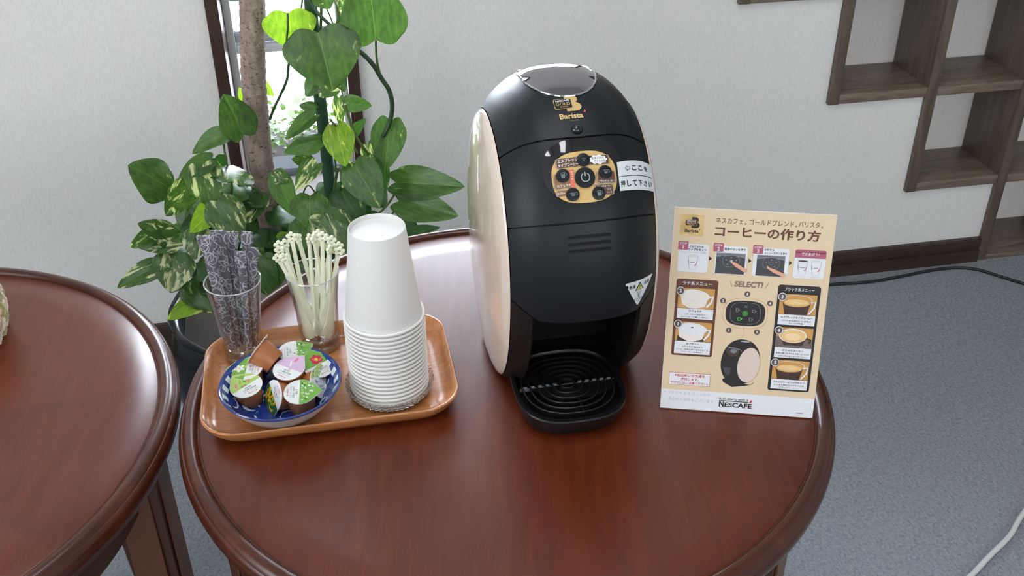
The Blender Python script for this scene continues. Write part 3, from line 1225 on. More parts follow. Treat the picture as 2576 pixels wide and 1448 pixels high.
# logo on the lid
lg = Flat(['print_gold'])
def bigB(f, cx, cy, k, col, hole, lay=1):
    out = [(-4.5, 9.8), (2, 9.8)] + [(2 + 5.6 * sin(a), 4.9 + 4.9 * cos(a)) for a in [pi * i / 10 for i in range(0, 8)]]
    out += [(5.2 + 0.2, 1.2)] + [(3.6 + 6.2 * sin(a), -4.7 + 5.2 * cos(a)) for a in [pi * (.18 + .82 * i / 10) for i in range(11)]] + [(-4.5, -9.9), (-4.5, -5.0), (-1.5, -5), (-1.5, 4.5), (-4.5, 4.5)]
    f.poly([(cx + x * k, cy + y * k) for x, y in out], col, lay)
bigB(lg, 2, 7, .95, 'print_gold', None)
lg.poly(rrect(-12.6, 0.6, 3.6, 12.6, 1.6), 'print_gold', 2)
lg.poly(rrect(-12.0, 1.2, 3.0, 12.0, 1.3), 'black_matt', 3)
lg.text('NESCAFÉ', -4.5, 10.0, 12, 2.6, 'print_white', 4, bold=.03)
lg.text('GOLD', -4.5, 6.2, 12.6, 3.6, 'print_gold', 4, bold=.01)
lg.text('BLEND', -4.0, 2.8, 7, 1.5, 'print_gold', 4)
lg.text('Barista', 0.2, -7.6, 21, 5.6, 'print_gold', 2, bold=.035)
lg.text('バリスタ®', 2, -12.4, 7, 1.6, 'print_grey', 2)
lg.poly([(11.6, -4.6), (13.5, -1.6), (14.4, -2.6), (13.2, -5.0)], 'print_red', 2)
tag(lg.build('logo', mach, dmap(-.0035, 67.6)), 'gold printed coffee logo')
# round knob
kb = MB()
kb.add(*(lambda vf: (vf[0], [x[::-1] for x in vf[1]]))(dome(-.0009, 58.9, .0053, 1.9, .0035, p=2, n=32, rings=8, edge=.0004)))
kb.build('knob', 'black_gloss', mach)
# vent slots, flat black strips that paint in the dark of the recesses
for i, t in enumerate((23.4, 21.2, 19.0)):
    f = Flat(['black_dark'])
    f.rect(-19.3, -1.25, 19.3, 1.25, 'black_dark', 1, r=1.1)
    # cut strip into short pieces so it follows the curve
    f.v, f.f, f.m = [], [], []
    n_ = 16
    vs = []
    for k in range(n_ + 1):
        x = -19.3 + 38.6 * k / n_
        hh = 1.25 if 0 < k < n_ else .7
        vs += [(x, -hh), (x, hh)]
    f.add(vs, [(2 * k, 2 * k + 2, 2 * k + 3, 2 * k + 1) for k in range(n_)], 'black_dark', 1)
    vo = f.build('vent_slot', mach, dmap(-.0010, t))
    r = MB()
    m_ = dmap(-.0010, t)
    r.tube([m_(-19.3 + 38.6 * k / 16, -1.5, 1.0) for k in range(17)], .00035, 6)
    r.build('slot_lip', 'black_matt', vo)


# hand-cut paper stickers: two strips
def strip(name, u0, u1, t_top0, t_top1, t_bot0, t_bot1, lift):
    mbx = MB()
    n_, k_ = 16, 8
    vs = []
    for i in range(n_ + 1):
        q = i / n_
        u = u0 + (u1 - u0) * q
        for j in range(k_ + 1):
            p = j / k_
            t = (t_bot0 + (t_bot1 - t_bot0) * q) * (1 - p) + (t_top0 + (t_top1 - t_top0) * q) * p
            vs.append(surf(min(u, W0), t) + snorm(u, t) * lift)
    mbx.add(vs, [(i * (k_ + 1) + j, (i + 1) * (k_ + 1) + j, (i + 1) * (k_ + 1) + j + 1, i * (k_ + 1) + j + 1) for i in range(n_) for j in range(k_)])
    return mbx.build(name, 'label_white', mach)
s1 = strip('paper_sticker', .0290, .0672, 46.2, 49.8, 41.4, 44.0, .0014)
s2 = strip('paper_sticker', .0290, .0672, 41.2, 43.7, 36.7, 38.2, .0014)
def band_text(f, chars, t0, w, h, x0, dx):
    for i, c in enumerate(chars):
        if c == '⇦':
            x = x0 + i * dx
            o = [(-2.3, 0), (-.3, 2.0), (-.3, .9), (2.2, .9), (2.2, -.9), (-.3, -.9), (-.3, -2.0)]
            for k in range(7):
                a, b = o[k], o[(k + 1) % 7]
                f.line([(x + a[0], a[1]), (x + b[0], b[1])], .35, 'print_black')
        else:
            f.text(c, x0 + i * dx, 0, w, h, 'print_black', 1, bold=.02)
def smap(ua, ub, ta, tb):
    # x in mm from ua; t changes along the strip
    def f(x, y, l):
        u = ua + x / 1000
        q = (u - ua) / (ub - ua)
        t = ta + (tb - ta) * q + y * .42
        return surf(min(u, W0), t) + snorm(u, t) * .0017
    return f
f = Flat(['print_black'])
band_text(f, '⇦ここを', 0, 4.4, 4.4, 9.6, 6.7)
tag(f.build('lettering', s1, smap(.0290, .0672, 43.7, 46.9)), 'black printed characters')
f = Flat(['print_black'])
band_text(f, '押して下さい', 0, 4.2, 5.0, 3.4, 5.95)
tag(f.build('lettering', s2, smap(.0290, .0672, 38.9, 40.8)), 'black printed characters')

# triangular warning sticker
f = Flat(['label_white'])
tri = []
for (ax, ay), a0 in (((-13.8, 11.6), 90), ((14.0, 11.6), -30), ((0.3, -13.6), 210)):
    for k in range(5):
        a = radians(a0 + 120 - 120 * k / 4 - 0)
        tri.append((ax + 1.3 * cos(a), ay + 1.3 * sin(a)))
def subdiv_tri(f, A, B, C, n, m, lay):
    vs, idx = [], {}
    for i in range(n + 1):
        for j in range(n + 1 - i):
            a, b = i / n, j / n
            idx[i, j] = len(vs)
            vs.append((A[0] * (1 - a - b) + B[0] * a + C[0] * b, A[1] * (1 - a - b) + B[1] * a + C[1] * b))
    fs = []
    for i in range(n):
        for j in range(n - i):
            fs.append((idx[i, j], idx[i + 1, j], idx[i, j + 1]))
            if i + j < n - 1:
                fs.append((idx[i + 1, j], idx[i + 1, j + 1], idx[i, j + 1]))
    f.add(vs, fs, m, lay)
def sub_strip(f, a, b, w, m, lay, n=10):
    f.line([(a[0] + (b[0] - a[0]) * i / n, a[1] + (b[1] - a[1]) * i / n) for i in range(n + 1)], w, m, lay)
subdiv_tri(f, (-13.8, 11.6), (14.0, 11.6), (0.3, -13.6), 10, 'label_white', 1)
sub_strip(f, (-13.8, 11.6), (14, 11.6), 2.6, 'label_white', 1)
sub_strip(f, (14, 11.6), (.3, -13.6), 2.6, 'label_white', 1)
sub_strip(f, (-11.5, 8), (.3, -13.6), 2.6, 'label_white', 1)
for c in ((-13.8, 11.6), (14.0, 11.6), (.3, -13.6)):
    f.ell(c[0], c[1], 1.3, 1.3, 'label_white', 1, 16)
f.poly([(-4.6, 2.6), (4.6, 2.6), (0, 10.6)], 'print_black', 3)
f.poly([(-3.2, 3.4), (3.2, 3.4), (0, 9.0)], 'print_yellow', 4)
f.text('!', 0, 5.9, None, 3.8, 'print_black', 5, bold=.03)
f.text('熱湯', -8.1, 7.6, 6.6, 3.8, 'print_black', 3, bold=.01)
f.text('注意', 8.1, 7.6, 6.4, 3.8, 'print_black', 3, bold=.01)
for x in (-2, 0, 2):
    f.line([(x, 1.5), (x * .9 + .3, -.5), (x * .3, -3), (x * .2, -6)], .35, 'icon_grey', 3)
for cx, cy, r in ((-2.8, -7.5, 1.5), (0, -8.6, 1.7), (2.6, -7.0, 1.4)):
    f.line([(cx + r * cos(a), cy + r * sin(a)) for a in [radians(100 + 290 * i / 14) for i in range(15)]], .4, 'icon_grey', 3)
tri_m = dmap(.0462, 1.3, radians(-3))
tag(f.build('warning_sticker', mach, tri_m), 'white triangular hot water sticker')

# drip tray
tray = MB()
TC = Vector((-.0100, .028, 0))
def dpts(hw, fr, bk, n=72, p=2.8):
    out = []
    for i in range(n):
        a = 2 * pi * i / n
        c, s_ = cos(a), sin(a)
        x = hw * math.copysign(abs(c) ** (2 / p), c)
        y = (fr if s_ < 0 else bk) * math.copysign(abs(s_) ** (2 / p), s_)
        out.append((TC.x + x, TC.y + y))
    return out
lays = [(.044, .046, .04, .002), (.0485, .052, .048, .004), (.0530, .0585, .055, .0200), (.0540, .0600, .056, .0235), (.0532, .0590, .0555, .0248), (.0500, .0545, .0520, .0248), (.0490, .0530, .0510, .0225), (.0485, .0520, .050, .0170)]
for i, (hw, fr, bk, z) in enumerate(lays):
    tray.v += [Vector((x, y, z)) for x, y in dpts(hw, fr, bk)]
for i in range(len(lays) - 1):
    for k in range(72):
        a, b = i * 72 + k, i * 72 + (k + 1) % 72
        tray.f.append((a, b, b + 72, a + 72)); tray.m.append(0)
tray.f.append(tuple(reversed(range(72)))); tray.m.append(0)
tray.f.append(tuple((len(lays) - 1) * 72 + k for k in range(72))); tray.m.append(0)
dt = tray.build('drip_tray', 'black_tray', mach, sharp=35)
for r in range(6):
    k = (r + 1) / 6.6
    g = MB()
    pts = [Vector((x, y, .0222)) for x, y in dpts(.0485 * k, .0500 * k, .046 * k, p=2.4)]
    g.tube(pts + [pts[0]], .0019, 8, caps=False, flat=(1, .6))
    g.build('grille_ring', 'black_tray', dt)
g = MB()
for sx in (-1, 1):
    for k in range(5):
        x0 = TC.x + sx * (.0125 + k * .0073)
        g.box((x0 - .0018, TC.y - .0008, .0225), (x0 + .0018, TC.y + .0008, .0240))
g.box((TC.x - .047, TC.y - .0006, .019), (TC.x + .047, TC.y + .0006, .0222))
g.build('grille_bar', 'icon_grey', dt, smooth=False)  # grey colour puts in the dotted highlights along the bar
g = MB().box((TC.x + .005, TC.y - .046, .019), (TC.x + .007, TC.y - .01, .0222)).build('grille_bar', 'black_matt', dt, smooth=False)

# ------------------------------------------------------------------ instruction card
PO = Vector((.1438, .8055, TT + .001))
pyaw, ptilt, PWm, PHm = -.1219, .2587, .146, .2013
pe = Vector((cos(pyaw), sin(pyaw), 0))
pn_ = Vector((-pe.y, pe.x, 0))
pv = Vector((0, 0, 1)) * cos(ptilt) + pn_ * sin(ptilt)
pf = pe.cross(pv)                     # towards the viewer
sign = D.objects.new('instruction_card', None)
COL.objects.link(sign)
sign.matrix_world = Matrix.Translation(PO) @ Matrix((pe, pv, pf)).transposed().to_4x4()
tag(sign, 'beige printed instruction card on its easel right of the coffee machine', 'sign')
mat('card_beige', (0.72, 0.565, 0.38), 0.45)
mat('card_white', (0.74, 0.76, 0.80), 0.45)
mat('card_edge', (0.62, 0.62, 0.6), 0.7)
mat('pr_brown', (0.125, 0.042, 0.022), 0.45)
mat('pr_pink', (0.42, 0.10, 0.17), 0.45)
mat('pr_black', (0.014, 0.013, 0.015), 0.45)
mat('pr_select', (0.24, 0.165, 0.125), 0.45)
mat('pr_badge', (0.10, 0.075, 0.07), 0.45)
mat('pr_orange', (0.55, 0.22, 0.05), 0.45)
mat('pr_photo', (0.055, 0.055, 0.065), 0.45)
mat('pr_photo_hi', (0.22, 0.22, 0.25), 0.45)
mat('pr_skin', (0.72, 0.36, 0.24), 0.45)
mat('pr_coffee', (0.62, 0.36, 0.13), 0.45)
mat('pr_crema', (0.78, 0.52, 0.22), 0.45)
mat('pr_foam', (0.80, 0.74, 0.67), 0.45)
mat('pr_dark', (0.05, 0.025, 0.018), 0.45)
mat('pr_amber', (0.58, 0.30, 0.08), 0.45)
mat('pr_red', (0.55, 0.05, 0.045), 0.45)
mat('pr_green', (0.10, 0.62, 0.08), 0.45)
mat('pr_shell', (0.68, 0.56, 0.50), 0.45)
mat('pr_grey', (0.35, 0.35, 0.37), 0.45)
mat('pr_goldsq', (0.56, 0.36, 0.10), 0.35)
mat('pr_pen', (0.24, 0.26, 0.30), 0.5)
m_ = MATS['pr_goldsq']
n = NT(m_)
n.col(n.ramp(n.noise(n.coords((40, 40, 40)), 1.2, 2), [(0.3, (0.50, 0.29, 0.06)), (0.7, (0.78, 0.60, 0.28))]))
KP = .001 * PHm / .199
pm = lambda x, y, l: Vector((x * .001, y * KP, .0006 + .00012 * l))
MB().box((0, 0, -.0014), (PWm, PHm, .0005), bev=.0004).build('card_board', 'card_beige', sign, smooth=False)
q = Flat(['card_white'])
q.rect(0.2, 0.2, 145.8, 20.2, 'card_white', .3)
q.rect(0.2, 198.4, 145.8, 198.9, 'card_white', .3)
q.rect(0.1, 0.2, 0.5, 198.8, 'card_white', .3)
q.build('white_band', sign, pm)
# header
q = Flat(['pr_brown'])
q.text('ネスカフェ', 50.5, 188.6, 24.5, 5.2, 'pr_brown', 1)
q.text('®', 65.2, 186.6, 1.8, 1.8, 'pr_brown', 1)
q.text('ゴールドブレンド', 88.5, 188.8, 40, 5.2, 'pr_brown', 1)
q.text('®', 110.6, 186.8, 1.8, 1.8, 'pr_brown', 1)
q.text('バリスタ', 122, 189, 18.8, 5.2, 'pr_brown', 1)
q.text('®', 133.6, 187, 1.8, 1.8, 'pr_brown', 1)
q.text('コーヒーの作り方', 85.6, 178.6, 95, 10.6, 'pr_brown', 1, bold=.028)
q.build('title_lettering', sign, pm)
q = Flat(['pr_goldsq'])
q.rect(6.3, 172.9, 27.4, 192.4, 'pr_goldsq', 1)
bigB(q, 18.8, 185.3, .52, 'pr_black', None, 2)
q.rect(10.6, 182.4, 21.4, 188.0, 'pr_amber', 3, r=.8)
q.rect(10.9, 182.7, 21.1, 187.7, 'pr_black', 4, r=.7)
q.text('NESCAFÉ', 16, 186.8, 8, 1.2, 'card_white', 5, bold=.03)
q.text('GOLD', 16, 184.9, 8.2, 1.8, 'pr_crema', 5, bold=.02)
q.text('BLEND', 16, 183.3, 4.5, .7, 'pr_crema', 5)
q.text('Barista', 17, 177.5, 12.6, 3.2, 'pr_black', 2, bold=.03)
q.text('バリスタ®', 17, 174.9, 3.6, .7, 'pr_black', 2)
q.poly([(23.6, 178.4), (24.4, 179.9), (25.0, 179.5), (24.2, 178.0)], 'pr_red', 2)
q.build('logo_square', sign, pm)


def cup_pic(q, cx, cy, w, h, coffee, lay=3):
    q.poly([(cx - w / 2, cy + h / 2), (cx + w / 2, cy + h / 2), (cx + w * .33, cy - h / 2), (cx - w * .33, cy - h / 2)], 'pr_cupgrey', lay)
    q.poly([(cx - w / 2 + .5, cy + h / 2), (cx + w / 2 - .6, cy + h / 2), (cx + w * .28, cy - h / 2), (cx - w * .26, cy - h / 2)], 'card_white', lay + 1)
    q.ell(cx, cy + h / 2, w / 2, w * .10, 'pr_cupgrey', lay + 2, 20)
    q.ell(cx, cy + h / 2, w / 2 - .4, w * .07, 'pr_dark' if coffee else 'pr_foam', lay + 3, 20)
    q.text('NESCAFÉ', cx - .3, cy + .2, w * .42, .9, 'pr_black', lay + 2, bold=.02)
    q.poly([(cx + w * .38, cy + h * .16), (cx + w * .30, cy - h * .10), (cx + w * .12, cy - h * .26), (cx + w * .27, cy - h * .22), (cx + w * .37, cy - h * .06)], 'pr_red', lay + 2)
    q.poly([(cx - w * .46, cy + h * .2), (cx - w * .43, cy + h * .2), (cx - w * .36, cy - h * .12), (cx - w * .40, cy - h * .1)], 'pr_black', lay + 2)
mat('pr_cupgrey', (0.55, 0.57, 0.60), 0.5)


def step_card(x0, x1, num, tabx):
    q = Flat(['card_white'])
    q.rect(x0, 138.2, x1, 165.2, 'card_white', 1, r=1.8)
    q.rect(tabx, 159.3, tabx + 9.2, 167.4, 'pr_pink', 2, r=1.0)
    q.text('STEP', tabx + 4.6, 165.4, 6.6, 1.9, 'card_white', 3, bold=.01)
    q.text(num, tabx + 4.6, 161.9, None, 3.6, 'card_white', 3, bold=.03)
    return q
def photo_press(q, x0, x1, tipx, tipy, by):
    q.rect(x0, 138.6, x1, 158.4, 'pr_photo', 2)
    q.poly([(x0, 158.4), (x1, 158.4), (x1, 154.0)] + [(x1 - (x1 - x0) * i / 10, 154.2 + 1.6 * sin(pi * i / 10)) for i in range(1, 11)], 'pr_photo_hi', 3)
    q.line([(x0 + (x1 - x0) * i / 12, 156.3 + .9 * sin(pi * i / 12)) for i in range(13)], .25, 'pr_black', 4)
    cx = (x0 + x1) / 2 + .5
    q.ell(cx, 151, 8.0, 5.6, 'pr_photo_hi', 4, 32, p=2.6)
    q.ell(cx, 151, 7.6, 5.2, 'pr_photo', 5, 32, p=2.6)
    q.ell(cx, 151, 2.0, 1.6, 'pr_photo_hi', 6, 20)
    q.ell(cx, 151, 1.7, 1.3, 'pr_photo', 7, 20)
    for dx, dy in ((-4.5, 1), (4.5, 1), (0, 3.3), (-3, -3), (3, -3)):
        q.ell(cx + dx, 151 + dy, .7, .5, 'pr_grey', 7, 12)
    L = x1 + 1.5 - tipx
    up_, lo_ = [], []
    for i in range(13):
        s_ = i / 12
        x, y = tipx + L * s_, tipy + (by - tipy) * s_
        w = 1.5 * min(1, sqrt(s_ * 3 + .02)) + .5 * s_ + (.15 if 5 <= i <= 6 else 0)
        up_.append((x + .45 * w, y + .8 * w)); lo_.append((x - .45 * w, y - .8 * w))
    q.poly(up_ + lo_[::-1], 'pr_skin', 8)
    q.poly([(tipx + .3, tipy + .7), (tipx + 1.6, tipy + .9), (tipx + 2.6, tipy + .1), (tipx + 1.0, tipy - .1)], 'pr_foam', 9)
q = step_card(6.4, 34.2, '1', 5.8)
q.text('ミルク入りの', 22.6, 162.8, 13, 2.6, 'pr_black', 2, bold=.03)
q.text('カップをセット', 23.4, 160.0, 17, 2.6, 'pr_black', 2, bold=.03)
q.text('※カフェラテ、カプチーノの場合', 20.6, 157.2, 23, 1.4, 'pr_grey', 2)
cup_pic(q, 20.2, 147.6, 9.6, 12.6, False)
q.build('step_panel', sign, pm)
q = step_card(40.2, 69.6, '2', 38.2)
q.text('電源ボタンを押す', 58, 162.1, 19.5, 2.5, 'pr_black', 2, bold=.01)
photo_press(q, 41.4, 67.9, 54.1, 151.2, 142.2)
q.build('step_panel', sign, pm)
q = step_card(75.2, 107.2, '3', 74.1)
q.text('お好きな', 88.9, 163.6, 9, 2.4, 'pr_black', 2, bold=.01)
q.text('メニューボタンを押す', 94.9, 160.6, 20.5, 2.4, 'pr_black', 2, bold=.01)
photo_press(q, 78.5, 103.9, 88.0, 147.0, 139.6)
q.build('step_panel', sign, pm)
q = Flat(['card_white'])
q.rect(112.3, 138.3, 140.3, 165.2, 'card_white', 1, r=1.8)
q.rect(112.5, 162, 140.1, 165.4, 'pr_pink', 2, r=1.5)
q.rect(112.4, 157.8, 140.2, 163.6, 'pr_pink', 2)
q.text('できあがり!', 125.9, 161.6, 16, 3.2, 'card_white', 3, bold=.015)
cup_pic(q, 120.1, 148.6, 9.4, 12.6, True)
cup_pic(q, 132.4, 148.6, 9.4, 12.6, False)
q.text('ブラックコーヒー', 119.5, 139.8, 11, 1.2, 'pr_grey', 2)
q.text('ミルク入りコーヒー', 132, 139.7, 12, 1.2, 'pr_grey', 2)
q.build('step_panel', sign, pm)
q = Flat(['pr_black'])
for x in (36.2, 72.2, 109.1):
    q.poly([(x - 1.3, 150.1), (x + 1.5, 152.2), (x - 1.3, 154.3)], 'pr_black', 1)
q.build('arrows', sign, pm)


def badge(q, x, y, s_, r=3.3, lay=14, ringed=True):
    if ringed:
        q.ell(x, y, r + .6, r + .6, 'card_white', lay, 28)
    q.ell(x, y, r, r, 'pr_badge', lay + 1, 28)
    q.text(s_, x, y, None, r * 1.05, 'card_white', lay + 2, bold=.04)


def drink(q, x0, y0, x1, y1, kind):
    """small printed drink photograph"""
    q.rect(x0, y0, x1, y1, 'pr_amber', 3)
    w, h = x1 - x0, y1 - y0
    cx = x0 + w * .46
    if kind in (1, 2):
        cy = y0 + h * (.64 if kind == 1 else .66)
        q.rect(cx - w * .40, y0, cx + w * .34, y0 + h * .28, 'pr_dark' if kind == 2 else 'pr_coffee', 4)
        q.poly([(cx - w * .40, cy), (cx + w * .38, cy - h * .05), (cx + w * .30, y0 + h * .12), (cx + w * .05, y0 + .1), (cx - w * .12, y0 + .1), (cx - w * .34, y0 + h * .2)], 'pr_foam', 5)
        q.ell(cx, cy, w * .41, h * .30, 'card_white', 6, 30, -.08)
        q.ell(cx, cy, w * .36, h * .24, 'pr_foam' if kind == 1 else 'card_white', 7, 30, -.08)
        if kind == 2:
            q.ell(cx, cy + h * .06, w * .04, h * .03, 'pr_dark', 8, 12)
        q.line([(cx + w * .36, cy - h * .05), (cx + w * .50, cy - h * .02), (cx + w * .46, cy - h * .30), (cx + w * .34, y0 + h * .1)], w * .06, 'card_white', 8)
    elif kind == 4:
        cy = y0 + h * .60
        q.poly([(x0, y0), (x1, y0), (x1, y0 + h * .35), (cx + w * .3, y0 + h * .5), (x0, y0 + h * .55)], 'pr_midgrey', 4)
        q.poly([(cx - w * .36, cy), (cx + w * .38, cy), (cx + w * .28, y0 + h * .12), (cx - w * .22, y0 + h * .1)], 'pr_dark', 5)
        q.ell(cx, cy, w * .38, h * .36, 'pr_foam', 6, 32)
        q.ell(cx, cy - h * .02, w * .345, h * .31, 'pr_crema', 7, 32)
        q.ell(cx, cy - h * .04, w * .22, h * .18, 'pr_foam2', 8, 32)
        q.line([(cx + w * .36, cy - h * .1), (cx + w * .5, cy - h * .18), (cx + w * .44, cy - h * .34)], w * .05, 'pr_dark', 8)
    else:
        cy = y0 + h * .62
        q.poly([(cx - w * .38, cy), (cx + w * .38, cy), (cx + w * .30, y0 + .1), (cx - w * .30, y0 + .1)], 'pr_dark', 4)
        q.ell(cx, cy + h * .10, w * .42, h * .24, 'pr_foam', 5, 32)
        q.ell(cx, cy + h * .10, w * .40, h * .22, 'pr_amber', 6, 32)
        q.ell(cx, cy - h * .04, w * .36, h * .20, 'pr_coffee', 7, 32)
        q.ell(cx, cy - h * .01, w * .33, h * .15, 'pr_crema', 8, 32)
        q.line([(cx - w * .1, cy + h * .02), (cx + w * .1, cy - h * .05), (cx + w * .16, cy)], .5, 'pr_foam', 9)
        q.line([(cx + w * .38, cy), (cx + w * .50, cy + h * .05), (cx + w * .48, cy - h * .25), (cx + w * .34, y0 + h * .05)], w * .045, 'card_white', 9)
mat('pr_midgrey', (0.16, 0.12, 0.11), 0.5)
mat('pr_foam2', (0.84, 0.64, 0.36), 0.5)


def menu(x0, x1, y0, y1, colr, title, rows):
    q = Flat([colr])
    q.rect(x0, y0, x1, y1, colr, 1, r=2.2)
    q.text(title, (x0 + x1) / 2, y1 - 3.9, (x1 - x0) * .70, 3.6, 'card_white', 3, bold=.015)
    for (py1, py0, cy0, kind, lines, num, by) in rows:
        drink(q, x0 + 2.5, py0, x1 - 2.4, py1, kind)
        q.rect(x0 + 2.5, cy0, x1 - 2.4, py0, 'card_white', 10)
        cx = (x0 + x1) / 2
        q.text(lines[0][0], cx, lines[0][1], lines[0][2], 2.0, 'pr_black', 11, bold=.03)
        for s_, y, w in lines[1:]:
            q.text(s_, cx, y, w, 1.7, 'pr_badge', 11, bold=.01)
        badge(q, x0 + 4.4, by, num)
    q.build('menu_panel', sign, pm)
menu(6.8, 45.5, 55.5, 131.4, 'pr_brown', 'ラテ系メニュー', [
    (122.9, 103.0, 93.0, 1, [('カフェラテ', 100.9, 12), ('ふわふわの泡立ちと', 97.6, 20), ('クリーミーで優しい味わい', 94.8, 26)], '2', 120.2),
    (89.6, 70.5, 57.8, 2, [('カプチーノ', 68.1, 12), ('ふわふわの泡立ちと', 65.2, 20), ('コーヒーの味と香りを引き立てる', 62.3, 30), ('クリーミーな味わい', 59.9, 20)], '1', 87.6)])
menu(100.6, 139.4, 26.4, 131.2, 'pr_black', 'ブラック系メニュー', [
    (122.8, 103.1, 92.9, 3, [('エスプレッソタイプコーヒー', 100.3, 29), ('コクのある味わいと金色の', 97.2, 27), ('クレマが特徴。', 94.7, 14)], '3', 120.2),
    (90.2, 70.5, 60.3, 4, [('ブラックコーヒー', 67.7, 20), ('本来の香りをそのまま楽しむことが', 64.8, 31), ('できる何も加えないコーヒー。', 62.0, 26)], '4', 87.4),
    (57.6, 38.4, 28.5, 5, [('ブラックコーヒー(マグサイズ)', 35.6, 30), ('たっぷり飲めるマグサイズの', 32.7, 28), ('ブラックコーヒー。', 30.2, 18)], '5', 55.2)])
# middle: select
q = Flat(['pr_select'])
q.text('SELECT!', 73.4, 129.4, 26, 5.6, 'pr_select', 1, bold=.04, slant=.12)
q.build('select_lettering', sign, pm)
for a_, b_ in (((56.4, 132), (58.0, 126.6)), ((91.4, 132), (88.8, 126.6))):
    q = Flat(['pr_select'])
    q.line([a_, b_], .4, 'pr_select', 1)
    q.build('slash_mark', sign, pm)
for x, y, s_ in ((72.9, 120.2, '3'), (51.2, 112.4, '2'), (94.5, 112.5, '4'), (59.1, 83.7, '1'), (85.2, 83.7, '5')):
    q = Flat(['pr_badge'])
    badge(q, x, y, s_, 2.6, 2, False)
    q.build('number_badge', sign, pm)
q = Flat(['pr_black'])
q.ell(72.9, 101.2, 18.2, 12.3, 'pr_black', 1, 48, 0, 3.0)
q.ring(ellp(72.9, 101.2, 14.0, 10.6, 48, 0, 3.2), ellp(72.9, 101.2, 13.8, 10.4, 48, 0, 3.2), 'pr_grey', 2)
q.ring(ellp(72.7, 101.1, 2.6, 2.6), ellp(72.7, 101.1, 2.3, 2.3), 'pr_green', 2)
q.ring(ellp(72.7, 101.1, 1.5, 1.5), ellp(72.7, 101.1, .9, .9), 'pr_green', 2)
q.line([(72.7, 101.2), (72.7, 102.8)], .5, 'pr_green', 3)
def mini(q, x, y, w, h, c, t=.35, handle=True):
    q.line([(x - w, y + h), (x + w, y + h), (x + w * .7, y - h), (x - w * .7, y - h), (x - w, y + h)], t, c, 3)
    if handle:
        q.line([(x + w, y + h * .6), (x + w + 1, y + h * .4), (x + w + .2, y - h * .4)], t, c, 3)
mini(q, 72.9, 107.8, 1.1, .8, 'pr_grey', handle=False)
mini(q, 65.1, 104.0, 1.2, 1.7, 'pr_grey')
mini(q, 80.5, 103.6, 1.4, 1.2, 'pr_grey')
mini(q, 67.6, 95.4, 1.8, 1.1, 'pr_green', .8)
mini(q, 78.2, 95.5, 1.3, 1.6, 'pr_grey')
q.build('button_diagram', sign, pm)
q = Flat(['pr_orange'])
for i in range(84):
    a = 2 * pi * i / 84
    p = ellp(72.9, 101.0, 20.6, 14.8, 84, 0, 2.8)[i]
    q.ell(p[0], p[1], .32, .32, 'pr_orange', 1, 8)
for i in range(9):
    t = i / 9
    x = (1 - t) ** 2 * 72.8 + 2 * t * (1 - t) * 74.5 + t * t * 69.2
    y = (1 - t) ** 2 * 85.6 + 2 * t * (1 - t) * 78.5 + t * t * 74.8
    q.ell(x, y, .32, .32, 'pr_orange', 1, 8)
for i in range(26):
    a = 2 * pi * i / 26
    q.ell(64.6 + 5.2 * cos(a), 63.0 + 4.2 * sin(a), .28, .28, 'pr_orange', 9, 8)
q.build('dotted_line', sign, pm)
q = Flat(['pr_black'])
q.poly([(57.2, 33.6), (58.5, 35.0), (64, 35), (72, 31), (84, 30.0), (88, 33.5), (86, 31), (77, 28.2), (67, 26.6), (58.5, 31.2)], 'pr_black', 1)
q.ell(72.6, 52.6, 18.0, 22.8, 'pr_black', 2, 48, -.10, 2.15)
q.poly([(60.5, 67.5), (71.5, 65.5), (75, 61), (75.4, 60.5), (71.5, 64.6), (60, 66.4)], 'pr_photo_hi', 3)
q.ell(64.6, 62.8, 4.2, 3.4, 'pr_photo', 4, 28)
q.ell(65.4, 63.4, 2.8, 2.2, 'pr_photo_hi', 5, 24)
q.poly([(56.6, 47), (64.5, 46.5), (64.2, 40), (60, 37.5)], 'pr_photo', 4)
q.ell(80.6, 50.2, 10.3, 17.6, 'pr_shell', 5, 44, -.10)
q.ell(75.5, 73.6, 4.5, .9, 'pr_grey', 5, 24)
q.build('machine_picture', sign, pm)
q = Flat(['card_white'])
q.rect(6.6, 25.2, 46.0, 37.9, 'pr_red', 1)
q.rect(6.9, 25.5, 45.7, 37.6, 'card_white', 2)
q.text('※抽出時には熱湯を', 26.3, 35.3, 29, 2.9, 'pr_red', 3, bold=.015)
q.text('使用します。', 26.5, 31.5, 17, 2.8, 'pr_red', 3, bold=.015)
q.text('やけどにはご注意ください。', 26.3, 27.8, 36, 2.7, 'pr_red', 3, bold=.015)
q.build('notice_box', sign, pm)
q = Flat(['pr_pen'])
q.text('※ マグサイズは カップから', 25, 17.0, 44, 3.4, 'pr_pen', 2, bold=-.022, rot=-.01, slant=.15)
q.text('あふれる場合もございます。', 30, 10.6, 45, 3.4, 'pr_pen', 2, bold=-.022, rot=-.01, slant=.15)
q.build('handwriting', sign, pm)
q = Flat(['pr_black'])
q.text('It all starts with a', 70.0, 14.2, 27.5, 2.6, 'pr_black', 2)
q.build('slogan_lettering', sign, pm)
q = Flat(['pr_black'])
q.text('N', 58.6, 8.6, 4.6, 6.4, 'pr_black', 2, bold=.03)
q.text('ESCAFE', 74.6, 8.0, 25.8, 4.8, 'pr_black', 2, bold=.03)
q.line([(56.5, 11.85), (84.0, 11.85)], .8, 'pr_black', 2)
q.poly([(84.6, 11.2), (86.3, 14.3), (87.6, 14.3), (87.2, 12.2), (86.0, 11.2)], 'pr_red', 2)
q.text('®', 88.8, 6.2, .9, .9, 'pr_grey', 2)
q.build('brand_lettering', sign, pm)
q = Flat(['pr_black'])
q.text('©管理番号', 132.7, 4.5, 8, 1.0, 'pr_black', 2)
q.build('small_print', sign, pm)
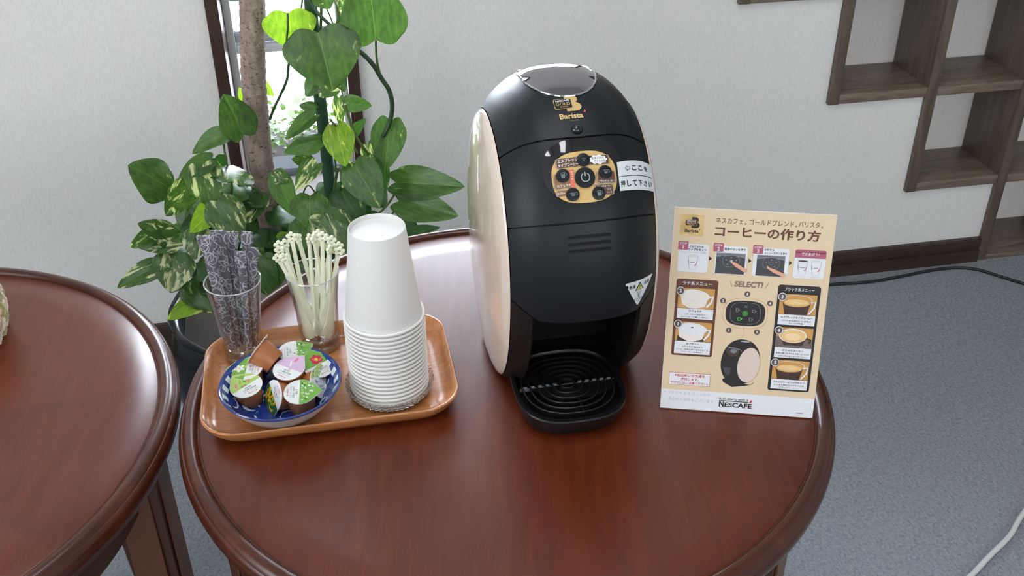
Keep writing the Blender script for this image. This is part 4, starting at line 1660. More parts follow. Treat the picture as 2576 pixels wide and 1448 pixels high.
# easel strut behind the card
st = MB()
st.add([(.045, .15, -.0015), (.101, .15, -.0015), (.113, .0, -.0015), (.033, .0, -.0015)], [(0, 1, 2, 3)])
foot = (sign.matrix_world.inverted() @ (PO + pe * .073 + pn_ * .095 - Vector((0, 0, 0)))).copy()
st = MB().add([(.045, .14, -.002), (.101, .14, -.002), (foot.x + .03, foot.y, foot.z), (foot.x - .03, foot.y, foot.z),
               (.045, .14, -.0032), (.101, .14, -.0032), (foot.x + .03, foot.y, foot.z - .0012), (foot.x - .03, foot.y, foot.z - .0012)],
              [(0, 1, 2, 3), (7, 6, 5, 4), (0, 4, 5, 1), (1, 5, 6, 2), (2, 6, 7, 3), (3, 7, 4, 0)])
st.build('easel_strut', 'card_edge', sign, smooth=False)

# ------------------------------------------------------------------ serving tray
trc = Vector((-.1838, .8470, TT))
tr = MB()
TW, TH = .1235, .0845
def rr_loop(hw, hh, r, z, k=8):
    return [Vector((x, y, z)) for x, y in rrect(-hw, -hh, hw, hh, r, k)]
lp = [(.1095, .0705, .030, .0005), (.1150, .0760, .032, .0030), (.1205, .0815, .035, .0100), (.1230, .0840, .036, .0165), (.1235, .0845, .036, .0180), (.1228, .0838, .036, .0190), (.1210, .0820, .035, .0186),
      (.1175, .0785, .034, .0120), (.1130, .0740, .032, .0065), (.1080, .0690, .029, .0045), (.1040, .0650, .027, .0042)]
n_ = 36
for hw, hh, r, z in lp:
    tr.v += rr_loop(hw, hh, r, z)
for i in range(len(lp) - 1):
    for k in range(n_):
        a, b = i * n_ + k, i * n_ + (k + 1) % n_
        tr.f.append((a, b, b + n_, a + n_)); tr.m.append(0)
tr.f.append(tuple(reversed(range(n_)))); tr.m.append(0)
tr.f.append(tuple((len(lp) - 1) * n_ + k for k in range(n_))); tr.m.append(0)
to = tr.build('serving_tray', 'tray_wood', sharp=60, M=Matrix.Translation(trc) @ Matrix.Rotation(radians(10.8), 4, 'Z'))
tag(to, 'light brown wooden serving tray with rounded raised rim on the table', 'tray')
TF = TT + .0043                                     # floor of the tray

# ------------------------------------------------------------------ glass coaster and paper cups
CX, CY = -.1220, .8330
co = MB()
rib = lambda a, j: 1 + (.018 * cos(44 * a) if j in (2, 3, 4) else 0)
co.lathe([(0, .0), (.030, .0), (.038, .002), (.0425, .009), (.0437, .0125), (.0425, .0130), (.0405, .0105), (.0365, .0045), (.028, .0035), (0, .0035)], 176, rmod=rib)
co = co.build('glass_coaster', 'glass_ribbed', M=Matrix.Translation((CX, CY, TF)), sharp=60)
tag(co, 'clear ribbed glass coaster under the stack of paper cups', 'coaster')

cup0 = thing('paper_cup', (CX, CY, TF + .0036 + .002), 0, cat='cup', group='stacked upside-down paper cups')
RB, RT_, CH = .0264, .0372, .0955
c1 = MB()
c1.lathe([(RT_ - .0010, .002), (RB - .0003, CH - .0005), (RB - .0006, CH), (RB - .0012, CH), (RB - .0015, CH - .0006), (RB - .0018, CH - .0042), (0, CH - .0042)], 56)
c1.lathe([(RT_ - .0013, .002), (RB - .0001, CH - .0050)], 56)
c1.lathe([(RB - .0019, CH - .0041), (0, CH - .0041)], 56, mi=1)
c1.build('cup_wall', ['paper_cup', 'cup_base'], cup0, sharp=30)
c2 = MB()
ppts = [Vector(((RT_ + .0003) * cos(2 * pi * i / 56), (RT_ + .0003) * sin(2 * pi * i / 56), .0016)) for i in range(56)]
c2.tube(ppts + [ppts[0]], .0015, 8, caps=False)
c2.build('rolled_rim', 'paper_edge', cup0)
NC = 19
pitch = .0895 / (NC - .2)
ORD = 'first second third fourth fifth sixth seventh eighth ninth tenth eleventh twelfth thirteenth fourteenth fifteenth sixteenth seventeenth eighteenth nineteenth'.split()
rj = random.Random(5)
for i in range(NC):
    c = cup0 if i == 0 else copy_tree(cup0)
    c.rotation_euler = (0, 0, rj.uniform(0, 6))
    c.location = (CX, CY, TF + .0038 + i * pitch)
    c['label'] = 'white upside-down paper cup in the tall stack, %s rim up from the glass coaster' % ORD[i]
cups = [o for o in D.objects if o.name.startswith('paper_cup')]
cups.sort(key=lambda o: o.location.z)
cups[0]['label'] = 'lowest white paper cup of the stack, its rim resting in the glass coaster'
cups[-1]['label'] = 'topmost white paper cup of the stack, upside down with its whole side showing'


# ------------------------------------------------------------------ drinking glasses
def tumbler(x, y, rt, rb, h, label):
    g = MB()
    g.lathe([(0, .0), (rb - .002, .0), (rb, .002), (rb, .010), (rb + (rt - rb) * .22, h * .45), (rb + (rt - rb) * .50, h * .70), (rb + (rt - rb) * .8, h * .88), (rt, h - .001), (rt - .0007, h), (rt - .0009, h - .001),
             (rb + (rt - rb) * .8 - .0009, h * .88), (rb + (rt - rb) * .50 - .0010, h * .70), (rb + (rt - rb) * .22 - .0011, h * .45), (rb - .0022, .014), (rb - .005, .0095), (0, .0085)], 64)
    o = g.build('drinking_glass', 'glass_thin', M=Matrix.Translation((x, y, TF + .0002)), sharp=70)
    MB().lathe([(0, .0006), (rb - .003, .0006), (rb - .0012, .002), (rb - .0010, .007), (rb - .004, .0083), (0, .0083)], 48).build('glass_base', 'glass_clear', o, sharp=70)
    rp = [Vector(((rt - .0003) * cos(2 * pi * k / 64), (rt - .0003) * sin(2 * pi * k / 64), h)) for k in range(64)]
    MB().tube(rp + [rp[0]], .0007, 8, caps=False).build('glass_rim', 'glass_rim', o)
    return tag(o, label, 'glass')


G1, G2 = (-.2785, .8900), (-.2020, .9080)
tumbler(G1[0], G1[1], .0280, .0200, .0925, 'flared clear drinking glass full of grey wrapped sticks, left on the tray')
tumbler(G2[0], G2[1], .0268, .0200, .0910, 'clear drinking glass holding ivory flower stirrers, behind the patterned bowl')

# sugar sticks: (top px, top py, width px, tilt away)
sticks = [
    (517, 592, 44, -.010, 'wrapped grey swirl-patterned stick, leftmost and widest in its glass'),
    (548, 579, 36, .004, 'wrapped grey swirl-patterned stick with a slanted top, second from the left'),
    (580, 582, 36, .012, 'wrapped grey swirl-patterned stick in the middle at the back of the glass'),
    (621, 582, 28, .010, 'tallest narrow wrapped grey swirl stick at the right of the glass'),
    (603, 632, 27, -.008, 'shortest wrapped grey swirl-patterned stick in front, its flat top lowest'),
    (634, 622, 30, .002, 'wrapped grey swirl-patterned stick touching the right rim of the glass'),
]
for i, (px, py, w, dy, lab) in enumerate(sticks):
    Y = G1[1] + dy
    top = at_y(px, py, Y)
    bx = G1[0] + (-.0115 + .0046 * i)
    bot = Vector((bx, G1[1] + dy * .4, TF + .011))
    L = top - bot
    n_ = 22
    pts = [bot + L * (k / n_) + Vector((0, 0, 0)) for k in range(n_ + 1)]
    rad = w / 2 * (top - Vector((0, 0, CAMZ))).length / FPX
    rads = [rad * (1.08 if k > n_ - 3 else (.62 + .16 * k / n_)) for k in range(n_ + 1)]
    rads = [max(.0038, r) for r in rads]
    fl_ = lambda k: (1.0, .60) if 2 < k < n_ - 4 else ((1.0, .60 - .5 * (k - n_ + 4) / 4) if k >= n_ - 4 else (1.0, .15 + .2 * k))
    s_ = MB().tube([p - bot for p in pts], rads, 14, flat=fl_)
    o = s_.build('wrapped_stick', 'wrapper_swirl', M=Matrix.Translation(bot), sharp=50)
    tag(o, lab, 'stick', 'wrapped sticks in the glass')

# stirrers
stir0 = thing('flower_stirrer', (0, 0, 0), 0, cat='stirrer', group='ivory flower stirrers in the glass')
SL = .118
m1 = MB()
n_ = 10
vs = []
prof = [(0, .0030, .0016), (.010, .0046, .0016), (.022, .0040, .0015), (.040, .0027, .0015), (.07, .0021, .0015), (SL - .010, .0018, .0014), (SL - .005, .0023, .0016)]
for z, hw, hd in prof:
    vs += [(-hw, -hd, z), (0, -hd * 1.15, z), (hw, -hd, z), (hw, hd, z), (0, hd * .6, z), (-hw, hd, z)]
fs = [tuple(reversed(range(6))), tuple(range(len(vs) - 6, len(vs)))]
for i in range(len(prof) - 1):
    for k in range(6):
        a, b = i * 6 + k, i * 6 + (k + 1) % 6
        fs.append((a, b, b + 6, a + 6))
m1.add(vs, fs)
m1.build('stem', 'ivory_plastic', stir0, sharp=50)
m2 = MB()
for k in range(5):
    a = pi / 2 + 2 * pi * k / 5
    m2.lathe([(0, -.0016), (.0014, -.0016), (.0019, -.0010), (.0021, .0), (.0019, .0010), (.0014, .0016), (.0, .0016)], 14,
             M=Matrix.Translation((.0036 * cos(a), 0, SL + .0036 * sin(a))) @ Matrix.Rotation(pi / 2, 4, 'X'))
pts = [Vector((.0025 * cos(2 * pi * k / 20), 0, SL + .0025 * sin(2 * pi * k / 20))) for k in range(20)]
m2.tube(pts + [pts[0]], .0014, 8, caps=False)
m2.build('flower_head', 'ivory_plastic', stir0, sharp=50)
m3 = MB()
m3.add(*(lambda: ([(x * .0058, -.0015 + .001 * abs(x), .002 + z) for x, z in ((-1, .010), (-.9, .003), (-.5, .0), (.0, .001), (.5, .0), (.9, .003), (1, .010), (.6, .018), (0, .020), (-.6, .018))] +
                  [(x * .0058, .0015, .002 + z) for x, z in ((-1, .010), (-.9, .003), (-.5, .0), (.0, .001), (.5, .0), (.9, .003), (1, .010), (.6, .018), (0, .020), (-.6, .018))],
                  [tuple(range(10)), tuple(reversed(range(10, 20)))] + [(i, 10 + i, 10 + (i + 1) % 10, (i + 1) % 10) for i in range(10)]))())
m3.build('paddle', 'ivory_plastic', stir0, sharp=50)
heads = [(733, 595, .006), (750, 599, .010), (777, 599, .012), (790, 599, .008), (799, 589, .013), (811, 594, .006), (833, 604, .004), (851, 619, .0), (854, 631, -.004), (829, 626, -.006),
         (702, 616, .002), (703, 628, -.002), (717, 612, .006), (699, 648, -.008), (714, 646, -.009)]
hl = ['ivory plastic stirrer with its flower head high on the left of the fan',
      'ivory plastic stirrer with its flower head seen edge-on, left of the gap in the fan',
      'ivory plastic stirrer standing nearly upright, first one right of the gap in the fan',
      'ivory plastic stirrer standing upright in the centre, just right of the first upright one',
      'ivory plastic stirrer with the highest flower head at the back of the fan',
      'ivory plastic stirrer with a round flower head facing forward atop the fan',
      'ivory plastic stirrer with its flower head facing forward on the upper right of the fan',
      'ivory plastic stirrer at the far right of the fan, the upper of two touching heads',
      'ivory plastic stirrer at the far right of the fan, the lower of two touching heads',
      'ivory plastic stirrer with a head seen edge-on, just below the upper right heads',
      'ivory plastic stirrer on the fan, topmost head of its left cluster',
      'ivory plastic stirrer on the left of the fan, in the middle of the left cluster',
      'ivory plastic stirrer with a half-hidden head behind the left cluster',
      'ivory plastic stirrer leaning furthest left, with the lowest flower head',
      'ivory plastic stirrer in front of the left cluster, second lowest flower head']
face = [0.1, 1.2, 1.35, 1.1, .2, 0.0, 0.15, .3, .1, 1.2, .2, .1, .5, .1, .4]
for i, ((px, py, dy), lab) in enumerate(zip(heads, hl)):
    o = stir0 if i == 0 else copy_tree(stir0)
    h_ = at_y(px, py, G2[1] + dy)
    a = 2.4 * i
    b = Vector((G2[0] + .0085 * cos(a) * (1 - .3 * (i % 3)), G2[1] + .0085 * sin(a) * (1 - .3 * (i % 3)), TF + .0115 + .002 * (i % 3)))
    # lean the foot against the side away from the head
    dx = h_.x - G2[0]
    b.x = G2[0] + dx * .10 + (.0095 if i % 2 else -.0075) * (1 - .35 * (i % 3))
    z = (h_ - b)
    ln = z.length
    z.normalize()
    x = Vector((0, 1, 0)).cross(z).normalized()
    y = z.cross(x)
    R = Matrix((x, y, z)).transposed() @ Matrix.Rotation(face[i], 3, 'Z')
    o.matrix_world = Matrix.Translation(b) @ R.to_4x4() @ Matrix.Scale(ln / SL, 4, Vector((0, 0, 1)))
    o['label'] = lab

# ------------------------------------------------------------------ bowl
BX, BY, BR = -.2213, .7991, .0580
BZ = TF + .0006
bw = thing('patterned_bowl', (BX, BY, BZ), radians(8), 'blue and white checked ceramic bowl full of creamer pods on the tray', 'bowl')
o1 = MB().lathe([(0, .0), (.024, .0), (.0245, .003), (.029, .004), (.0405, .0120), (.0505, .0235), (.0572, .0335)], 96)
o1.build('outer_wall', 'bowl_outside', bw)
o2 = MB().lathe([(.0572, .0335), (.0580, .0355), (.0572, .0365), (.0560, .0360), (.0535, .0318), (.0470, .0222), (.0400, .0145), (.030, .0085), (0, .0070)], 96)
o2.build('inner_glaze', 'bowl_inside', bw)

# ------------------------------------------------------------------ creamer pods
mat('lid_white', (0.78, 0.80, 0.80), 0.25, coat=0.4)
mat('lid_green', (0.17, 0.40, 0.06), 0.25, coat=0.4)
mat('lid_lime', (0.42, 0.58, 0.14), 0.25, coat=0.4)
mat('lid_dark', (0.03, 0.11, 0.03), 0.25, coat=0.4)
mat('lid_pink', (0.72, 0.20, 0.25), 0.25, coat=0.4)
mat('lid_lilac', (0.64, 0.46, 0.66), 0.25, coat=0.4)
mat('lid_red', (0.55, 0.03, 0.07), 0.25, coat=0.4)
mat('lid_yellow', (0.80, 0.52, 0.02), 0.25, coat=0.4)
mat('lid_text', (0.08, 0.10, 0.13), 0.3)
mat('lid_redtext', (0.65, 0.05, 0.03), 0.3)
LR = 15.6


def outline(n=64, tab=21.5, k=1.0):
    out = []
    for i in range(n):
        a = -pi + 2 * pi * i / n
        r = LR
        c = cos(a)
        # corner tab towards +x: straight tangents meeting at (tab, 0)
        al = math.acos(LR / tab)
        if abs(a) < al:
            r = LR / cos(abs(a) - al) if abs(a) > 0 else tab
            r = min(r, tab - .6)
        out.append((r * cos(a) * k, r * sin(a) * k))
    return out


def clip(poly, nx, ny, d):
    """keep the side where nx*x + ny*y >= d"""
    out = []
    for i in range(len(poly)):
        a, b = poly[i], poly[(i + 1) % len(poly)]
        fa, fb = nx * a[0] + ny * a[1] - d, nx * b[0] + ny * b[1] - d
        if fa >= 0:
            out.append(a)
        if (fa >= 0) != (fb >= 0):
            t = fa / (fa - fb)
            out.append((a[0] + (b[0] - a[0]) * t, a[1] + (b[1] - a[1]) * t))
    return out


def pod(name_lab, pos, normal, tabdir, colr, split_ang, split_d, deco, text_rot, seed, date=''):
    """pos: centre of the lid; split_ang: direction (in the lid's plane) of the coloured side"""
    z = Vector(normal).normalized()
    x = Vector(tabdir)
    x = (x - z * x.dot(z)).normalized()
    y = z.cross(x)
    o = D.objects.new('creamer_pod', None)
    COL.objects.link(o)
    o.matrix_world = Matrix.Translation(pos) @ Matrix((x, y, z)).transposed().to_4x4()
    tag(o, name_lab, 'creamer', 'creamer pods in the bowl')
    H = .0215
    body = MB().lathe([(.0142, -.0003), (.0152, -.0003), (.0152, -.0014), (.0138, -.0020), (.0124, -H + .0012), (.0116, -H), (0, -H)], 40)
    body.build('pod_cup', 'brown_cup', o)
    lid = MB()
    ol = outline(64)
    ks = [(1.0, -.0003), (1.0, .0002)]
    lid.v = [Vector((px * .001, py * .001, zz)) for kk, zz in ks for px, py in ol]
    for k in range(64):
        lid.f.append((k, (k + 1) % 64, 64 + (k + 1) % 64, 64 + k)); lid.m.append(0)
    lid.f.append(tuple(range(64, 128))); lid.m.append(0)
    lid.f.append(tuple(reversed(range(64)))); lid.m.append(0)
    lo = lid.build('foil_lid', 'lid_white', o, smooth=False)
    f = Flat([colr])
    nx, ny = cos(split_ang), sin(split_ang)
    half = clip(outline(96, k=.985), nx, ny, split_d)
    f.poly(half, colr, 1)
    r = random.Random(seed)
    deco(f, r, nx, ny)
    # small print on the white side
    ca, sa_ = cos(text_rot), sin(text_rot)
    cx, cy = -nx * 7.0, -ny * 7.0
    f.text('の花', cx + nx * 3.6, cy + ny * 3.6, 7, 2.0, 'lid_text', 3, rot=text_rot)
    f.text(date, cx + nx * .8, cy + ny * .8, 13, 2.0, 'lid_text', 3, rot=text_rot)
    f.text('コーヒーフレッシュ', cx - nx * 1.8, cy - ny * 1.8, 14, 1.6, 'lid_text', 3, rot=text_rot)
    f.text('スジャータ', cx - nx * 4.6, cy - ny * 4.6, 9, 2.0, 'lid_redtext', 3, bold=.02, rot=text_rot)
    f.build('lid_print', lo, lambda a, b, l: Vector((a * .001, b * .001, .0002 + .00008 * l)))
    return o


def petals(f, cx, cy, n, r0, rx, ry, c, lay, rot=0):
    for k in range(n):
        a = rot + 2 * pi * k / n
        f.ell(cx + r0 * cos(a), cy + r0 * sin(a), rx, ry, c, lay + .01 * k, 14, a)


def d_tulip(f, r, nx, ny):
    for k in range(6):
        f.ell(nx * r.uniform(0, 11) - ny * r.uniform(-9, 9), ny * r.uniform(0, 11) + nx * r.uniform(-9, 9), r.uniform(1, 2.4), r.uniform(.7, 1.2), 'lid_pink', 2, 14, r.uniform(0, 3))
    for k in range(5):
        f.ell(nx * r.uniform(0, 9) - ny * r.uniform(-8, 8), ny * r.uniform(0, 9) + nx * r.uniform(-8, 8), r.uniform(2, 4), .7, 'lid_green', 1.6, 14, r.uniform(0, 3))
def d_white(f, r, nx, ny):
    petals(f, nx * 7, ny * 7, 5, 2.6, 2.8, 1.6, 'lid_white', 2, .3)
    f.ell(nx * 7, ny * 7, 1.1, 1.1, 'lid_yellow', 3, 12)
    for k in range(5):
        f.ell(nx * r.uniform(1, 12) - ny * r.uniform(-9, 9), ny * r.uniform(1, 12) + nx * r.uniform(-9, 9), 3, 1.2, 'lid_lime', 1.5, 14, r.uniform(0, 3))
def d_lilac(f, r, nx, ny):
    for k, (a, b, rx, ry, ro) in enumerate(((6, 3, 7, 3.2, .7), (5, -3, 7, 3.0, -.3), (8, 0, 6, 2.6, .2))):
        f.ell(nx * a - ny * b, ny * a + nx * b, rx, ry, 'lid_lilac', 2 + .1 * k, 18, ro + atan2(ny, nx))
    f.ell(nx * 12, ny * 12, 3, 1.4, 'lid_pink', 2.6, 14, atan2(ny, nx))
    f.ell(nx * 6 - ny * 2, ny * 6 + nx * 2, 4, .8, 'lid_white', 2.7, 14, .6)
def d_red(f, r, nx, ny):
    cx, cy = nx * 6 + ny * 2, ny * 6 - nx * 2
    petals(f, cx, cy, 6, 3.0, 3.4, 2.6, 'lid_red', 2)
    f.ell(cx, cy, 1.9, 1.7, 'lid_yellow', 3, 14)
    for k in range(3):
        f.ell(cx + r.uniform(-3, 3), cy + r.uniform(-3, 3), 2.4, .5, 'lid_pink', 2.5, 12, r.uniform(0, 3))
def d_tiny(f, r, nx, ny):
    for k in range(46):
        a, b = r.uniform(.6, 13), r.uniform(-12, 12)
        if a * a + b * b > 200: continue
        f.ell(nx * a - ny * b, ny * a + nx * b, r.uniform(.6, 1.4), r.uniform(.4, .8), r.choice(['lid_white', 'lid_white', 'lid_lime', 'lid_dark']), 2 + .02 * k, 10, r.uniform(0, 3))
def d_yellow(f, r, nx, ny):
    for k in range(40):
        a, b = r.uniform(.6, 13), r.uniform(-12, 12)
        if a * a + b * b > 200: continue
        f.ell(nx * a - ny * b, ny * a + nx * b, r.uniform(1.2, 2.6), r.uniform(.8, 1.4), r.choice(['lid_yellow', 'lid_yellow', 'lid_green']), 2 + .02 * k, 10, r.uniform(0, 3))


LZ = TF + .0065
pod('creamer pod with lime and pink foil lid facing up, front left in the bowl', at_z(619, 969, LZ + .024), (-.05, -.18, 1), (-.75, .62, 0), 'lid_lime', radians(-8), -.5, d_tulip, radians(-100) + radians(-8), 1, '11月20日')
pod('creamer pod with a white flower on green foil, back left in the bowl', at_z(621, 926, LZ + .0275), (-.06, -.14, 1), (-1, .0, .0), 'lid_green', radians(0), .5, d_white, radians(-90), 2, '11月15日')
pod('creamer pod on its side, its bare brown cup showing', at_y(647, 880, .838), (-.80, .28, .52), (.35, .2, .9), 'lid_green', 0, 0, d_white, 0, 3, '11月15日')
pod('creamer pod with pale foil lid and green leaves, furthest back in the bowl', at_z(739, 882, LZ + .030), (.0, -.05, 1), (.8, .5, 0), 'lid_green', radians(-20), 3.0, d_tiny, radians(-110), 4, '1月15日')
pod('creamer pod with a lilac and pink flower on its foil lid', at_z(727, 926, LZ + .031), (-.05, -.16, 1), (.55, .75, 0), 'lid_lilac', radians(8), .2, d_lilac, radians(-82), 5, '11月20日')
pod('creamer pod with a red camellia on its foil lid', at_z(800, 917, LZ + .026), (.22, -.26, 1), (-.6, .8, .2), 'lid_green', radians(5), .0, d_red, radians(-85), 6, '1月20日')
pod('creamer pod tipped over with its white foil lid against the right side of the bowl', at_z(806, 962, LZ + .017), (.88, -.22, .42), (-.1, .9, .6), 'lid_lime', radians(20), 6, d_tiny, radians(110), 7, '1月20日')
pod('creamer pod with small white blossoms on green foil, front right in the bowl', at_z(755, 985, LZ + .024), (.02, -.17, 1), (.95, .1, 0), 'lid_green', radians(0), -.5, d_tiny, radians(-90), 8, '1月15日')
pod('creamer pod tipped towards the left with yellow flowers on its foil lid', at_z(688, 996, LZ + .0165), (-.72, -.52, .40), (-.15, -.65, -.75), 'lid_dark', radians(-55), .0, d_yellow, radians(-145), 9, '11月20日')

# ------------------------------------------------------------------ basket at the left edge
bk = at_z(-207, 832, TT + .02)
bo = thing('woven_basket', (bk.x, bk.y, TT + .0045), 0, 'round woven straw basket on the left table, cut off by the picture edge', 'basket')
m_grain('straw', (0.62, 0.44, 0.28), (0.38, 0.23, 0.12), (0.78, 0.66, 0.48), (80, 80, 80), (0, 0, 0), 0.55)
mat('straw_pale', (0.74, 0.68, 0.58), 0.55)
mat('straw_green', (0.42, 0.45, 0.22), 0.55)
for k in range(5):
    z = .007 + k * .0115
    r = .0755 + .007 * sin(pi * (k + .6) / 5)
    c = MB()
    n_ = 120
    pts = [Vector((r * cos(2 * pi * i / n_), r * sin(2 * pi * i / n_), z)) for i in range(n_)]
    rads = [.0066 * (1 + .10 * sin(30 * 2 * pi * i / n_ + k * 2)) for i in range(n_)]
    c.tube(pts + [pts[0]], rads + [rads[0]], 10, caps=False)
    co_ = c.build('coil', 'straw', bo)
    w_ = MB()
    for j in range(30):
        a = 2 * pi * (j + .5 * (k % 2)) / 30
        cen = Vector((r * cos(a), r * sin(a), z))
        tw = Vector((-sin(a), cos(a), .5)).normalized()
        pts = []
        for s_ in range(9):
            b = 2 * pi * s_ / 8
            pts.append(cen + Vector((cos(a), sin(a), 0)) * .0074 * cos(b) + Vector((0, 0, 1)) * .0074 * sin(b) + tw * .003 * sin(b))
        w_.tube(pts, .0016, 5, mi=j % 2, caps=False, flat=(1.6, .5))
    w_.build('wrapping_straw', ['straw_pale', 'straw_green'], co_)
MB().lathe([(0, 0), (.074, 0), (.074, .003), (0, .003)], 48).build('basket_bottom', 'straw', bo)


# ------------------------------------------------------------------ cords on the carpet
def cord(name, pxs, rad, m, label):
    pts = [at_z(x, y, rad + .0005) for x, y in pxs]
    o = MB().tube(smooth_path(pts, 8), rad, 10).build(name, m)
    return tag(o, label, 'cord')


cord('power_cord', [(1900, 742), (2000, 722), (2094, 715), (2190, 708), (2270, 694), (2340, 680), (2405, 673), (2460, 678), (2520, 696), (2600, 720), (2700, 745)], .0032, 'cord_black', 'black power cord lying on the carpet along the baseboard')
cord('extension_cord', [(2760, 1110), (2660, 1190), (2576, 1288), (2540, 1347), (2491, 1396), (2442, 1448), (2380, 1500), (2300, 1540)], .0042, 'cord_white', 'white cord lying on the carpet in the lower right corner')

# ------------------------------------------------------------------ potted plant
PX, PY = -.412, 1.50
plant = thing('potted_pothos', (PX, PY, 0), 0, 'tall variegated pothos with bark trunk and green pole in a black pot', 'plant')
PI = Matrix.Translation((-PX, -PY, 0))
pot = MB()
wav = lambda a, j: 1 + .006 * cos(12 * a + j)
pot.lathe([(0, .0), (.110, .0), (.122, .008), (.164, .07), (.180, .14), (.180, .18), (.168, .225), (.158, .245), (.162, .256), (.168, .264), (.166, .270), (.157, .270), (.150, .258), (.145, .23)], 96, rmod=wav)
pot.build('pot', 'pot_glaze', plant, sharp=70)
MB().lathe([(0, .245), (.08, .243), (.148, .238)], 48, rmod=lambda a, j: 1 + .02 * sin(7 * a)).build('potting_soil', 'soil', plant)


def loc_(v):
    return PI @ v


tr_px = [(690, 690, 1.50), (686, 640, 1.50), (683, 600, 1.50), (672, 520, 1.495), (661, 440, 1.49), (652, 360, 1.485), (645, 280, 1.48), (638, 200, 1.475), (636, 120, 1.47), (635, 40, 1.465), (634, -60, 1.46), (634, -180, 1.455)]
wdt = [44, 46, 50, 64, 62, 60, 60, 60, 60, 60, 60, 60]
tp = [loc_(at_y(*q)) for q in tr_px]
tp2, rr2 = [], []
sp = smooth_path(tp, 10)
for i, p in enumerate(sp):
    k = i / 10
    a = int(min(k, len(wdt) - 2))
    w = wdt[a] + (wdt[a + 1] - wdt[a]) * (k - a)
    rr2.append(w / 2 * 1.60 / FPX * (1 + .03 * sin(i * 2.1) + .02 * random.uniform(-1, 1)))
MB().tube(sp, rr2, 28).build('trunk', 'bark', plant, sharp=80)
pl = smooth_path([loc_(at_y(*q)) for q in [(845, 660, 1.46), (838, 560, 1.46), (829, 460, 1.46), (817, 350, 1.46), (804, 240, 1.46), (793, 130, 1.46), (782, 20, 1.46), (772, -120, 1.46)]], 6)
MB().tube(pl, [.0092 - .0 * i for i in range(len(pl))], 18).build('support_pole', 'pole_green', plant)


def stem(pxs, w, m='stem_green'):
    pts = [loc_(at_y(*q)) for q in pxs]
    d = (pts[0] - PI @ Vector((0, 0, CAMZ))).length
    MB().tube(smooth_path(pts, 6), w / 2 * d / FPX, 8).build('stem', m, plant)


Yv = 1.42
stem([(885, 118, Yv), (912, 135, Yv), (940, 165, Yv), (960, 198, Yv), (978, 226, Yv), (986, 262, Yv), (981, 305, Yv), (962, 345, Yv), (930, 380, Yv + .02), (905, 405, Yv + .03), (870, 440, Yv + .04), (850, 520, Yv + .05), (842, 640, Yv + .06)], 12, 'stem_dark')
stem([(945, 100, 1.40), (946, 128, 1.41), (949, 158, 1.41), (957, 192, Yv)], 6, 'stem_green')
stem([(735, 122, 1.43), (731, 132, 1.44), (726, 165, 1.45), (722, 200, 1.45), (705, 240, 1.46), (690, 270, 1.46), (679, 300, 1.47)], 7, 'stem_dark')
stem([(724, 33, 1.40), (724, 70, 1.395), (721, 105, 1.395), (722, 128, 1.40), (735, 128, 1.42), (748, 92, 1.44), (757, 30, 1.44), (764, -30, 1.44)], 5, 'stem_dark')
stem([(766, -20, 1.43), (784, 12, 1.43), (806, 40, 1.43), (838, 70, 1.43), (878, 115, 1.42)], 9, 'pole_green')
stem([(808, 0, 1.45), (808, 40, 1.45), (806, 80, 1.45)], 7, 'stem_green')
stem([(816, 8, 1.46), (830, 40, 1.46), (842, 66, 1.46), (852, 40, 1.46)], 4, 'stem_green')
stem([(846, -10, 1.44), (851, 40, 1.44), (853, 72, 1.44)], 8, 'stem_green')
stem([(868, 262, 1.40), (877, 295, 1.40), (892, 335, 1.40), (910, 365, 1.40), (928, 388, 1.41)], 7, 'stem_green')
stem([(830, 300, 1.41), (852, 325, 1.41), (878, 355, 1.41), (900, 385, 1.41)], 6, 'stem_green')
stem([(862, 170, 1.45), (858, 215, 1.45), (866, 262, 1.42)], 4, 'stem_dark')
stem([(420, 470, 1.42), (445, 498, 1.43), (475, 530, 1.45), (520, 580, 1.47), (600, 640, 1.49), (650, 680, 1.50)], 6, 'stem_dark')
stem([(405, 615, 1.40), (428, 640, 1.42), (470, 670, 1.44), (540, 690, 1.47), (620, 695, 1.49)], 5, 'stem_green')
stem([(465, 640, 1.40), (470, 680, 1.42), (500, 700, 1.44), (560, 700, 1.47)], 5, 'stem_green')
stem([(583, 455, 1.42), (584, 480, 1.43), (578, 520, 1.45), (600, 580, 1.47), (640, 640, 1.49)], 5, 'stem_green')
stem([(560, 340, 1.42), (565, 380, 1.43), (575, 430, 1.45), (600, 520, 1.47), (640, 610, 1.49)], 5, 'stem_green')
stem([(745, 540, 1.43), (770, 470, 1.44), (790, 480, 1.45), (815, 520, 1.46)], 4, 'stem_green')
stem([(1002, 470, 1.40), (985, 500, 1.41), (960, 530, 1.42), (900, 580, 1.44), (850, 640, 1.46)], 6, 'stem_green')
stem([(1005, 505, 1.40), (992, 530, 1.41), (950, 580, 1.43), (880, 630, 1.45)], 5, 'stem_green')
stem([(850, 420, 1.41), (842, 470, 1.42), (835, 520, 1.43), (830, 600, 1.44)], 7, 'stem_green')
stem([(840, 380, 1.41), (846, 440, 1.42), (840, 500, 1.43), (838, 560, 1.43)], 5, 'stem_green')


